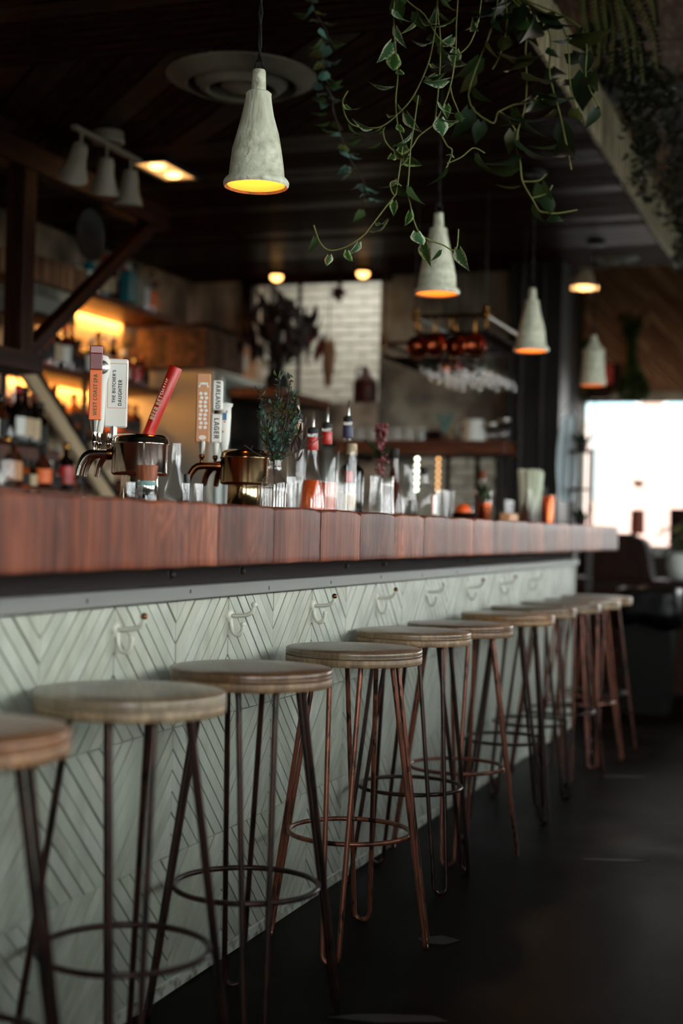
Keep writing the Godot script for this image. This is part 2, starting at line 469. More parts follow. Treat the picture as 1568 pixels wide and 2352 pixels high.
# ---------------------------------------------------------------- the scene
func _ready() -> void:
	rng.seed = 20240611
	# camera
	var cam := Camera3D.new()
	cam.name = "camera"
	add_child(cam)
	cam.position = Vector3(0, 1.075, 0)
	cam.basis = Basis(Vector3.UP, deg_to_rad(19.75)) * Basis(Vector3.RIGHT, deg_to_rad(0.65)) * Basis(Vector3.BACK, deg_to_rad(1.43))
	var lens := CameraAttributesPhysical.new()
	lens.frustum_focal_length = 33.337
	lens.frustum_focus_distance = 3.75
	lens.frustum_near = 0.05
	lens.frustum_far = 200.0
	lens.exposure_aperture = 1.05
	cam.attributes = lens
	cam.current = true
	# sky and exposure
	var env := Environment.new()
	env.background_mode = Environment.BG_SKY
	var sky := Sky.new()
	var sm := ProceduralSkyMaterial.new()
	sm.sky_top_color = Color(0.84, 0.88, 0.9)
	sm.sky_horizon_color = Color(0.95, 0.96, 0.95)
	sm.ground_bottom_color = Color(0.4, 0.4, 0.4)
	sm.ground_horizon_color = Color(0.7, 0.72, 0.72)
	sm.sky_energy_multiplier = 3.1
	sm.ground_energy_multiplier = 1.0
	sky.sky_material = sm
	env.sky = sky
	env.tonemap_mode = Environment.TONE_MAPPER_LINEAR
	env.tonemap_exposure = 1.26
	env.sdfgi_enabled = true
	env.ssao_enabled = true
	env.ssil_enabled = true
	var we := WorldEnvironment.new()
	we.name = "world_environment"
	we.environment = env
	add_child(we)
	# daylight that comes in through the tall windows of the right wall and the front wall behind the camera
	for w in [[0.1, 0.95], [-3.0, 0.9], [-6.1, 1.35]]:
		daylight(Vector3(3.06, 1.98, w[0]), Basis(Vector3.UP, PI / 2), Vector2(2.4, 1.9), w[1])
	daylight(Vector3(1.0, 1.6, -12.0), Basis(Vector3.UP, PI), Vector2(2.6, 1.25), 0.7)
	daylight(Vector3(1.2, 1.85, 1.9), Basis(), Vector2(1.8, 1.5), 1.5)

	make_materials()
	build_room()
	build_ceiling()
	build_counter()
	build_bar_top()
	build_stools()
	build_pendants()
	build_back_bar()
	build_end_wall()
	build_far_room()
	build_bar_things()
	build_taps()
	build_plants()

func daylight(at: Vector3, b: Basis, size: Vector2, energy: float) -> void:
	var l := AreaLight3D.new()
	l.name = numbered("window_daylight")
	l.area_size = size
	l.light_color = Color(0.96, 1.0, 0.92)
	l.light_energy = energy
	l.set("area_range", 30.0)
	l.shadow_enabled = true
	add_child(l)
	l.transform = Transform3D(b, at)

func down_light(at: Vector3, size: Vector2, c: Color, e: float) -> void:
	var l := AreaLight3D.new()
	l.name = numbered("ceiling_lamp_light")
	l.area_size = size
	l.light_color = c
	l.light_energy = e
	l.shadow_enabled = true
	add_child(l)
	l.transform = Transform3D(Basis(Vector3.RIGHT, -PI / 2), at)

func spot_bulb(parent: Node3D, at: Vector3, c: Color, e: float, r: float) -> void:
	var l := OmniLight3D.new()
	l.name = "lamp_light"
	l.light_color = c
	l.light_energy = e
	l.light_size = r
	l.omni_range = 12.0
	l.omni_attenuation = 2.0
	l.shadow_enabled = true
	parent.add_child(l, true)
	l.position = at

# ---------------------------------------------------------------- room
func wall_run(called: String, m: Material, boxes: Array) -> MeshInstance3D:
	var st := begin()
	for b in boxes:
		add_box(st, (b[0] + b[1]) * 0.5, (b[1] - b[0]).abs(), 0.0)
	return struct(called, st.commit(), m)

func build_room() -> void:
	struct("floor", slab(Vector3(-4.9, -0.12, 2.2), Vector3(3.4, 0, -12.4), 0.0), M.floor)
	wall_run("wall_left", M.wall, [[Vector3(-4.85, 0, 2.2), Vector3(-4.65, 4.0, -12.4)]])
	wall_run("wall_front", M.wall_dark, [[Vector3(-4.85, 0, 2.0), Vector3(0.3, 4.0, 2.2)], [Vector3(2.1, 0, 2.0), Vector3(3.4, 4.0, 2.2)], [Vector3(0.3, 0, 2.0), Vector3(2.1, 1.0, 2.2)], [Vector3(0.3, 2.7, 2.0), Vector3(2.1, 4.0, 2.2)]])
	# right wall with three tall windows (out of the picture, they light the room)
	var parts := [[Vector3(3.2, 0, 2.2), Vector3(3.4, 4.0, 1.4)], [Vector3(3.2, 0, 1.4), Vector3(3.4, 0.9, -12.4)], [Vector3(3.2, 3.0, 1.4), Vector3(3.4, 4.0, -12.4)]]
	for z in [-1.2, -4.3, -7.4]:
		parts.append([Vector3(3.2, 0.9, z), Vector3(3.4, 3.0, z - (0.5 if z > -7.0 else 5.0))])
	wall_run("wall_right", M.wall_grey, parts)
	var n := 1
	for z in [0.1, -3.0, -6.1]:
		var st := begin()
		for k in [-1.2, 0.0, 1.2]:
			add_box(st, Vector3(3.3, 1.95, z + k), Vector3(0.06, 2.1, 0.06), 0.004)
		for y in [0.93, 2.4, 2.97]:
			add_box(st, Vector3(3.3, y, z), Vector3(0.06, 0.06, 2.46), 0.004)
		var w := struct("window_%d" % n, st.commit(), M.black)
		part(w, "pane", slab(Vector3(3.295, 0.93, z - 1.2), Vector3(3.305, 2.97, z + 1.2), 0.0), M.pane)
		n += 1
	# low partition of the seating at right, just out of the picture
	wall_run("wall_low", M.dark_wood, [[Vector3(0.4, 0, 1.2), Vector3(0.52, 1.0, -6.2)]])
	# street outside
	struct("pavement", slab(Vector3(-12, -0.3, -12.4), Vector3(14, -0.2, -24), 0.0), M.grey)
	# floor repairs and cracks
	for p in [[-0.93, -3.0, 0.24, 0.05], [-1.0, -3.62, 0.1, 0.07], [-0.72, -4.75, 0.2, 0.04], [-0.95, -6.4, 0.22, 0.05], [-0.35, -3.9, 0.07, 0.05]]:
		var poly := []
		for k in 14:
			var a := TAU * k / 14.0
			var r := 1.0 + 0.22 * sin(k * 2.3 + p[1] * 5.0)
			poly.append(Vector2(cos(a) * p[2] * 0.5 * r, sin(a) * p[3] * 0.5 * r))
		poly = Array(Geometry2D.convex_hull(PackedVector2Array(poly)))
		poly.pop_back()
		var m := piece(poly, 0.0016, 0.0008)
		solo("floor_patch", "flat grey filler patch on the dark floor, %s" % ["long one below the third stool", "round chip by the third stool's front foot", "long one beside the fifth stool", "far one by the eighth stool", "small one out in the open floor"][[-3.0, -3.62, -4.75, -6.4, -3.9].find(p[1])], "floor patch", m, M.patch, Vector3(p[0], 0.0016, p[1]), Basis(Vector3.UP, 0.35) * Basis(Vector3.RIGHT, -PI / 2), "filler patches on the floor")
	var crack := []
	for k in 12:
		crack.append(Vector3(-0.42 + 0.05 * k, 0.0, -4.62 + 0.022 * k + 0.014 * sin(k * 1.9)))
	solo("floor_crack", "thin dark crack running across the open floor at right", "crack", tube(crack, 0.0016, 5), M.black)

func build_ceiling() -> void:
	# low ceiling over the bar
	var c := struct("ceiling", slab(Vector3(-4.65, 2.875, 2.0), Vector3(-1.115, 3.0, -9.5), 0.0), M.black)
	var zones := [[Rect2(-4.6, -4.8, 3.48, 1.4), 0.0], [Rect2(-4.6, -6.0, 3.48, 1.2), PI / 4], [Rect2(-4.6, -9.5, 3.48, 3.5), 0.0]]
	for z in zones:
		for poly in strips(z[0], z[1], 0.14, 0.006):
			var mid := Vector2.ZERO
			for p in poly:
				mid += p / poly.size()
			var local := []
			var turn: float = z[1] + PI / 2
			for p in poly:
				local.append((p - mid).rotated(PI / 2 - z[1]))
			var b := FACE_DOWN * Basis(Vector3.BACK, z[1] - PI / 2)
			part(c, "plank", piece(local, 0.014, 0.003), M.ceil if rng.randf() < 0.6 else M.ceil2, Vector3(mid.x, 2.861 - rng.randf() * 0.003, mid.y), b)
	# white weathered fascia along the open edge
	var f := struct("trim_1", slab(Vector3(-1.135, 2.84, -3.2), Vector3(-1.115, 3.07, -9.5), 0.001), M.gap)
	var z0 := -3.2
	while z0 > -9.45:
		var w := rng.randf_range(0.075, 0.12)
		w = minf(w, z0 + 9.5)
		part(f, "fascia_board", box(Vector3(0.018, 0.25 + rng.randf() * 0.015, w - 0.004), 0.002), M.fascia, Vector3(-1.105 + rng.randf() * 0.004, 2.955 - rng.randf() * 0.006, z0 - w * 0.5))
		z0 -= w
	# upper ceiling out over the room, wide reddish boards
	var u := struct("ceiling_1", slab(Vector3(-4.85, 3.93, 2.2), Vector3(3.4, 4.05, -12.4), 0.0), M.wall_dark)
	var zz := -5.2
	var row := 0
	while zz > -12.1:
		var x := -2.4 + 0.45 * (row % 2)
		while x < 1.2:
			part(u, "board", box(Vector3(1.18, 0.02, 0.49), 0.004), M.red_wood if (row + int(x * 3.0)) % 3 else M.red_wood2, Vector3(x + 0.6, 3.918, zz - 0.25))
			x += 1.2
		zz -= 0.5
		row += 1
	solo("ceiling_beam", "pale square beam crossing under the high wooden ceiling", "beam", box(Vector3(4.0, 0.1, 0.09), 0.006), M.grey, Vector3(0.3, 3.85, -9.0))
	# round air diffusers
	air_diffuser("large round metal air diffuser on the dark ceiling behind the nearest lamp", Vector3(-2.316, 2.861, -5.152), 0.3)
	air_diffuser("round air diffuser at the far open end of the low ceiling", Vector3(-1.47, 2.861, -9.2), 0.15)
	# recessed light
	var r := thing("recessed_light", "rectangular recessed ceiling light with two warm bulbs by the track lamps", "ceiling light", Vector3(-3.282, 2.86, -6.397))
	var fr := begin()
	for s in [-1.0, 1.0]:
		add_box(fr, Vector3(s * 0.1, -0.01, 0), Vector3(0.02, 0.02, 0.42), 0.003)
		add_box(fr, Vector3(0, -0.01, s * 0.2), Vector3(0.22, 0.02, 0.02), 0.003)
	part(r, "frame", fr.commit(), M.black)
	part(r, "reflector", box(Vector3(0.18, 0.006, 0.38), 0.001), M.soft, Vector3(0, -0.004, 0))
	for s in [-0.09, 0.09]:
		part(r, "bulb", lathe(ball_prof(0.04, 8, -0.012, 0.3), 16), M.warm, Vector3(0, -0.004, s))
	down_light(Vector3(-3.282, 2.84, -6.397), Vector2(0.15, 0.34), Color(1, 0.7, 0.42), 0.03)
	# track light
	var t := thing("track_light", "white track light with three flared lamp heads under the ceiling", "track light", Vector3(-3.235, 2.8, -5.73))
	part(t, "rail", box(Vector3(0.03, 0.02, 0.62), 0.003), M.lamp_grey)
	part(t, "canopy", lathe([Vector2(0.0, 0.0), Vector2(0.07, 0.0), Vector2(0.075, 0.01), Vector2(0.07, 0.055), Vector2(0, 0.055)], 20), M.lamp_grey, Vector3(0, 0.005, 0.0))
	for k in 3:
		var hb := Basis(Vector3.RIGHT, [0.5, 0.25, 0.1][k]) * Basis(Vector3.BACK, [-0.5, -0.2, -0.1][k])
		var at := Vector3(0, -0.06, 0.24 - 0.23 * k)
		part(t, "arm", tube([Vector3(0, 0.05, 0), Vector3(0, 0.0, 0)], 0.007, 6), M.lamp_grey, at)
		var h := part(t, "lamp_head", lathe([Vector2(0.0, 0.0), Vector2(0.03, -0.002), Vector2(0.037, -0.03), Vector2(0.04, -0.07), Vector2(0.052, -0.12), Vector2(0.07, -0.165), Vector2(0.066, -0.165), Vector2(0.048, -0.12), Vector2(0.034, -0.06), Vector2(0, -0.05)].map(func(v): return Vector2(v.x, v.y)), 20), M.lamp_grey, at, hb)
		h.name = "lamp_head" if k == 0 else h.name

func air_diffuser(label: String, at: Vector3, R: float) -> void:
	var t := thing("air_diffuser", label, "air vent", at, 0.0, "")
	var s := R / 0.3
	var outer := [Vector2(0.3, 0.0), Vector2(0.3, -0.008), Vector2(0.285, -0.016), Vector2(0.25, -0.03), Vector2(0.225, -0.045), Vector2(0.215, -0.042), Vector2(0.24, -0.02), Vector2(0.23, 0.0)]
	var mid := [Vector2(0.19, -0.01), Vector2(0.185, -0.03), Vector2(0.16, -0.055), Vector2(0.14, -0.062), Vector2(0.13, -0.055), Vector2(0.15, -0.03), Vector2(0.15, -0.01)]
	var inner := [Vector2(0.075, -0.02), Vector2(0.08, -0.045), Vector2(0.05, -0.058), Vector2(0.0, -0.06)]
	for k in 3:
		var prof: Array = [outer, mid, inner][k].map(func(v): return v * s)
		prof.reverse()
		part(t, "diffuser_ring", lathe(prof, 40), M.wall_grey)
	part(t, "throat", lathe([Vector2(0, -0.005), Vector2(0.24 * s, -0.004), Vector2(0.24 * s, 0.0)], 30), M.black)

# ---------------------------------------------------------------- counter under the bar top
func build_counter() -> void:
	var t := thing("bar_counter", "long bar counter clad in white painted chevron boards behind the stools", "bar counter", Vector3(-1.453, 0, 0))
	part(t, "body", slab(Vector3(-0.5, 0, -1.3), Vector3(-0.0105, 0.98, -7.9), 0.0), M.gap)
	var S := 0.2905
	var shapes := []
	for d in 2:
		var list := strips(Rect2(0.0009, 0.0009, S - 0.0018, S - 0.0018), PI / 4 if d == 0 else -PI / 4, S / 6.0 / sqrt(2.0), 0.0034)
		var ms := []
		for poly in list:
			ms.append(piece(poly, 0.011, 0.0007))
		shapes.append([list, ms])
	var rest := begin()
	var mats := [M.panel, M.panel2, M.panel3]
	for k in range(-2, 19):
		for r in 3:
			var t0 := 2.365 + S * k
			if t0 + S > 7.9:
				continue
			var h0 := 0.898 - S * (r + 1)
			var d := posmod(k + r, 2)
			for i in shapes[d][1].size():
				var at := Vector3(rng.randf_range(-0.0012, 0.0012), h0, -t0)
				if k < 6:
					part(t, "board", shapes[d][1][i], mats[rng.randi() % 3], at, FACE_X)
				else:
					add_piece(rest, shapes[d][0][i], 0.011, 0.0007, Transform3D(FACE_X, at))
	var far := part(t, "board_cladding", rest.commit(), M.panel)
	far.set_meta("kind", "stuff")
	part(t, "end_board", slab(Vector3(-0.5, 0, -7.9), Vector3(0.004, 0.98, -7.93), 0.002), M.panel)
	part(t, "base_strip", slab(Vector3(-0.008, 0, -1.3), Vector3(0.005, 0.032, -7.9), 0.002), M.worn)
	part(t, "beam", slab(Vector3(-0.1, 0.934, -1.3), Vector3(-0.012, 0.981, -4.25), 0.002), M.apron)
	part(t, "beam", slab(Vector3(-0.1, 0.934, -4.254), Vector3(-0.012, 0.981, -7.9), 0.002), M.apron)
	part(t, "ledge", slab(Vector3(-0.02, 0.901, -1.3), Vector3(0.022, 0.935, -7.92), 0.003), M.ledge)
	for z in [-2.93, -3.33, -4.12, -4.5, -5.6, -6.9]:
		part(t, "bolt", lathe([Vector2(0, 0.012), Vector2(0.006, 0.012), Vector2(0.0095, 0.008), Vector2(0.0095, 0.004), Vector2(0.014, 0.002), Vector2(0.014, 0)], 10), M.bolt, Vector3(-0.012, 0.96, z), Basis(Vector3.BACK, -PI / 2))
	for k in 9:
		part(t, "nail", box(Vector3(0.002, 0.009, 0.004), 0.0005), M.bolt, Vector3(0.0225, 0.917 + 0.004 * sin(k * 2.0), -2.5 - 0.47 * k))
	# coat hooks
	var up := tube(smooth_path([Vector3(0, 0, 0), Vector3(0.02, 0.001, 0), Vector3(0.045, 0.004, 0), Vector3(0.06, 0.013, 0), Vector3(0.064, 0.028, 0)]), 0.0053, 8)
	var low := tube(smooth_path([Vector3(0.001, 0.0, 0), Vector3(0.005, -0.028, 0), Vector3(0.013, -0.044, 0), Vector3(0.025, -0.046, 0), Vector3(0.034, -0.036, 0), Vector3(0.036, -0.022, 0)]), 0.0053, 8)
	var plate := begin()
	add_lathe(plate, [Vector2(0, 0.005), Vector2(0.011, 0.004), Vector2(0.0145, 0.0), Vector2(0.0145, -0.002)].map(func(v): return v).duplicate(), 16, Vector3.ZERO, Basis(Vector3.BACK, -PI / 2) * Basis.from_scale(Vector3(1.25, 1, 1)))
	var plate_mesh := plate.commit()
	var tip := lathe(ball_prof(0.0078, 8), 12)
	var words := ["nearest of the row, above the second stool", "second nearest, left of the third stool", "third nearest, left of the fourth stool", "fourth nearest, above the fourth stool", "fifth nearest, between the fourth and fifth stools", "sixth nearest, above the fifth stool", "seventh nearest, above the sixth stool", "farthest one that shows clearly, near the counter's end"]
	for k in 8:
		var z := -2.662 - 0.581 * k - (0.05 if k == 0 else 0.0) * 0.0
		var h := thing("coat_hook", "painted two-prong coat hook under the ledge, " + words[k], "coat hook", Vector3(-1.452, 0.85, z), 0.0, "coat hooks along the counter front")
		part(h, "back_plate", plate_mesh, M.hook)
		part(h, "upper_prong", up, M.hook)
		part(h, "lower_prong", low, M.hook)
		part(h, "tip", tip, M.bronze if k % 3 != 1 else M.hook, Vector3(0.064, 0.03, 0))
		part(h, "tip", tip, M.hook, Vector3(0.036, -0.02, 0), Basis.from_scale(Vector3(0.8, 0.8, 0.8)))

func block_mesh(z0: float, z1: float, s: int) -> ArrayMesh:
	# profile from the back of the top, over the front edge, down the front and under
	var st := begin()
	var n := 12
	var cols := []
	var nz := fnl(s, 7.0, 2)
	for i in n + 1:
		var u := float(i) / n
		var z := lerpf(z0, z1, u)
		var e := pow(absf(2.0 * u - 1.0), 5.0)
		var r := 0.005 + 0.003 * e + 0.005 * absf(nz.get_noise_1d(z * 2.0))
		var dy := -0.003 * e + 0.0025 * nz.get_noise_1d(z * 1.2 + 9.0)
		var dx := -0.0016 * e + 0.0015 * nz.get_noise_1d(z + 4.0)
		var col := [Vector2(-0.7, 0.0), Vector2(-0.3, 0.0), Vector2(-0.06, dy * 0.3), Vector2(-r - 0.008 + dx, dy)]
		for k in 5:
			var a := PI / 2 * (k + 1) / 5.0
			col.append(Vector2(dx - r + r * sin(a), dy - r + r * cos(a)))
		for y in [-0.035, -0.06, -0.09, -0.115]:
			col.append(Vector2(dx + 0.0008 * nz.get_noise_2d(z * 1.5, y * 9.0), y + dy))
		var rb := 0.004 + 0.002 * e
		for k in 4:
			var a := PI / 2 * k / 3.0
			col.append(Vector2(dx - rb + rb * cos(a), -0.132 + rb - rb * sin(a) + dy * 0.6))
		col.append(Vector2(-0.4, -0.132))
		cols.append([z, col])
	for i in n:
		var ca: Array = cols[i][1]
		var cb: Array = cols[i + 1][1]
		var l := 0.0
		for j in ca.size() - 1:
			var l1: float = l + (ca[j + 1] - ca[j]).length()
			var p := [Vector3(ca[j].x, ca[j].y, cols[i][0]), Vector3(cb[j].x, cb[j].y, cols[i + 1][0]), Vector3(cb[j + 1].x, cb[j + 1].y, cols[i + 1][0]), Vector3(ca[j + 1].x, ca[j + 1].y, cols[i][0])]
			var uv := [Vector2(cols[i][0] * 1.7, l * 1.6), Vector2(cols[i + 1][0] * 1.7, l * 1.6), Vector2(cols[i + 1][0] * 1.7, l1 * 1.6), Vector2(cols[i][0] * 1.7, l1 * 1.6)]
			# z falls from i to i+1, so this order is clockwise from outside
			for k in [0, 1, 2, 0, 2, 3]:
				st.set_smooth_group(0)
				st.set_uv(uv[k])
				st.add_vertex(p[k])
			l = l1
	for e in [0, n]:
		var c: Array = cols[e][1]
		for j in range(1, c.size() - 1):
			var q := [Vector3(c[0].x, c[0].y, cols[e][0]), Vector3(c[j].x, c[j].y, cols[e][0]), Vector3(c[j + 1].x, c[j + 1].y, cols[e][0])]
			if e == 0:
				q.reverse()
			for v in q:
				st.set_smooth_group(1)
				st.set_uv(Vector2(v.x * 1.7, v.y * 1.6))
				st.add_vertex(v)
	st.index()
	st.generate_normals()
	return st.commit()

func build_bar_top() -> void:
	var t := thing("bar_worktop", "thick glossy reddish wooden bar top built of wide blocks", "bar top", Vector3(-1.25, 1.121, 0))
	var z := -1.505
	var k := 0
	while z > -8.1:
		var z1 := maxf(z - 0.305, -8.15)
		part(t, "block", block_mesh(z - 0.0008, z1 + 0.0008, 100 + k), M["bar%d" % [0, 1, 2, 0, 3, 1, 2, 3][k % 8]])
		z = z1
		k += 1

# ---------------------------------------------------------------- stools
func build_stools() -> void:
	var top := lathe([Vector2(0, 0.748), Vector2(0.17, 0.748), Vector2(0.1768, 0.7483), Vector2(0.1776, 0.7493), Vector2(0.1776, 0.752), Vector2(0.1775, 0.7535), Vector2(0.1768, 0.754), Vector2(0.1775, 0.7545), Vector2(0.1775, 0.7575), Vector2(0.1768, 0.758), Vector2(0.1775, 0.7585), Vector2(0.1775, 0.7625), Vector2(0.1762, 0.765), Vector2(0.1735, 0.7663), Vector2(0.1, 0.7664), Vector2(0, 0.7664)], 72)
	var low := lathe([Vector2(0, 0.7285), Vector2(0.168, 0.7285), Vector2(0.1755, 0.7288), Vector2(0.177, 0.7303), Vector2(0.1774, 0.736), Vector2(0.1768, 0.7364), Vector2(0.1774, 0.7368), Vector2(0.1774, 0.7464), Vector2(0.1764, 0.7473), Vector2(0.168, 0.7475), Vector2(0, 0.7475)], 72)
	# hairpin leg that runs out along +x
	var path := []
	for s in [-1.0, 1.0]:
		var side := []
		for k in 7:
			var f := k / 6.0
			side.append(Vector3(lerpf(0.108, 0.205, f), lerpf(0.729, 0.028, f), s * lerpf(0.04, 0.021, f)))
		if s > 0.0:
			side.reverse()
			for k in range(1, 6):
				var a := PI * k / 6.0
				path.append(Vector3(0.206, 0.026 - 0.0195 * sin(a), -cos(a) * 0.021))
		path.append_array(side)
	var leg := tube(path, 0.0066, 9)
	var foot := tube(ring_path(0.158, 48), 0.0062, 9, true)
	var pad := box(Vector3(0.05, 0.003, 0.11), 0.0008)
	# x, z, turn in degrees, seat tone, leg tone, label
	var list := [
		[-1.25, -1.79, 45.0, 0, 0, "orange-tan topped bar stool cut off by the frame, nearest the camera"],
		[-1.248, -2.347, 30.0, 1, 0, "bar stool with pale greyish top and dark brown hairpin legs, second from the camera"],
		[-1.231, -2.872, 30.0, 2, 0, "bar stool with brown scuffed top and dark legs, third from the camera"],
		[-1.211, -3.496, 8.0, 3, 1, "bar stool in sharp focus with chipped copper hairpin legs and layered plywood edge"],
		[-1.263, -4.198, 45.0, 4, 0, "bar stool with grey top and near black hairpin legs behind the copper-legged one"],
		[-1.228, -4.62, 9.0, 5, 1, "brown topped bar stool with copper legs, sixth from the camera"],
		[-1.227, -5.319, -29.0, 6, 0, "honey coloured bar stool with dark legs, seventh from the camera"],
		[-1.243, -5.86, -33.0, 7, 0, "greyish bar stool with dark legs, fourth from the far end"],
		[-1.215, -6.3, 23.0, 3, 2, "bar stool with shiny pale top, third from the far end"],
		[-1.193, -6.72, 27.0, 1, 1, "bar stool with copper legs and bluish shine, second from the far end"],
		[-1.2, -7.15, 10.0, 4, 2, "farthest bar stool at the end of the row before the bin"]]
	for s in list:
		var t := thing("bar_stool", s[5], "bar stool", Vector3(s[0], 0, s[1]), deg_to_rad(s[2]), "round bar stools along the counter")
		part(t, "seat", top, M["seat%d" % s[3]])
		part(t, "seat_base", low, M["edge%d" % s[3]])
		for k in 4:
			var b := Basis(Vector3.UP, k * PI / 2)
			part(t, "leg", leg, M["leg%d" % s[4]], Vector3.ZERO, b)
			part(t, "mounting_plate", pad, M.leg0, b * Vector3(0.108, 0.7268, 0), b)
		part(t, "footrest", foot, M["leg%d" % (s[4] if s[4] != 2 else 0)], Vector3(0, 0.29, 0))

# ---------------------------------------------------------------- pendants
func build_pendants() -> void:
	var cone := [Vector2(0.0765, 0.006), Vector2(0.083, 0.0), Vector2(0.087, 0.006), Vector2(0.087, 0.013), Vector2(0.082, 0.02), Vector2(0.074, 0.027), Vector2(0.071, 0.06), Vector2(0.065, 0.1), Vector2(0.055, 0.145), Vector2(0.043, 0.19), Vector2(0.036, 0.225), Vector2(0.034, 0.24), Vector2(0.0345, 0.2475), Vector2(0.029, 0.253), Vector2(0.02, 0.256), Vector2(0.0185, 0.29), Vector2(0.018, 0.307), Vector2(0.016, 0.311), Vector2(0, 0.311)]
	var inside := [Vector2(0.0, 0.235), Vector2(0.028, 0.23), Vector2(0.038, 0.19), Vector2(0.05, 0.145), Vector2(0.06, 0.1), Vector2(0.068, 0.06), Vector2(0.0725, 0.02), Vector2(0.0765, 0.006)]
	var cone2 := [Vector2(0.0735, 0.002), Vector2(0.0785, 0.0), Vector2(0.079, 0.006), Vector2(0.071, 0.09), Vector2(0.064, 0.19), Vector2(0.064, 0.2), Vector2(0.07, 0.205), Vector2(0.07, 0.212), Vector2(0.062, 0.218), Vector2(0.045, 0.235), Vector2(0.026, 0.262), Vector2(0.018, 0.285), Vector2(0.016, 0.305), Vector2(0, 0.305)]
	var inside2 := [Vector2(0.0, 0.2), Vector2(0.058, 0.195), Vector2(0.066, 0.09), Vector2(0.0735, 0.002)]
	var at := [Vector3(-1.5, 1.97, -3.447), Vector3(-1.5, 1.97, -5.187), Vector3(-1.5, 1.965, -6.871), Vector3(-1.5, 1.98, -8.639)]
	var words := ["large rough plaster cone pendant lamp nearest the camera, in front of the round vent", "plaster cone pendant lamp second along the bar, with a vine tip beside it", "plaster cone pendant lamp third along the bar, before the black pillar", "shouldered can-shaped pendant lamp, farthest of the four over the bar"]
	for k in 4:
		var t := thing("pendant_lamp", words[k], "pendant lamp", at[k], k * 1.3, "plaster pendant lamps over the bar")
		var prof: Array = cone2 if k == 3 else cone
		part(t, "shade", lathe(prof, 48, 0.018), M.plaster)
		part(t, "shade_lining", lathe(inside2 if k == 3 else inside, 32), M.shade_in)
		part(t, "bulb", lathe(ball_prof(0.022, 8), 14), M.bulb, Vector3(0, 0.13, 0))
		spot_bulb(t, Vector3(0, 0.13, 0), Color(1.0, 0.5, 0.16), [0.17, 0.085, 0.13, 0.022][k], 0.02)
		var loop := []
		for j in 20:
			var a := TAU * j / 20.0
			loop.append(Vector3(0.02 * cos(a) * (1.0 if k else 0.5), 0.32 + 0.028 * sin(a), 0.004 * sin(a * 2.0)))
		part(t, "hanger_ring", tube(loop, 0.0028, 6, true), M.cord)
		var drop: float = 2.861 - at[k].y
		for s in [-1.0, 1.0]:
			var cp := []
			for j in 14:
				var f := j / 13.0
				cp.append(Vector3(s * 0.004 * cos(f * 26.0), lerpf(0.335, drop, f), s * 0.004 * sin(f * 26.0)))
			part(t, "cord", tube(cp, 0.0036, 6), M.cord)
		part(t, "ceiling_cup", lathe([Vector2(0, drop - 0.03), Vector2(0.05, drop - 0.028), Vector2(0.055, drop - 0.02), Vector2(0.055, drop), Vector2(0, drop)], 20), M.black)

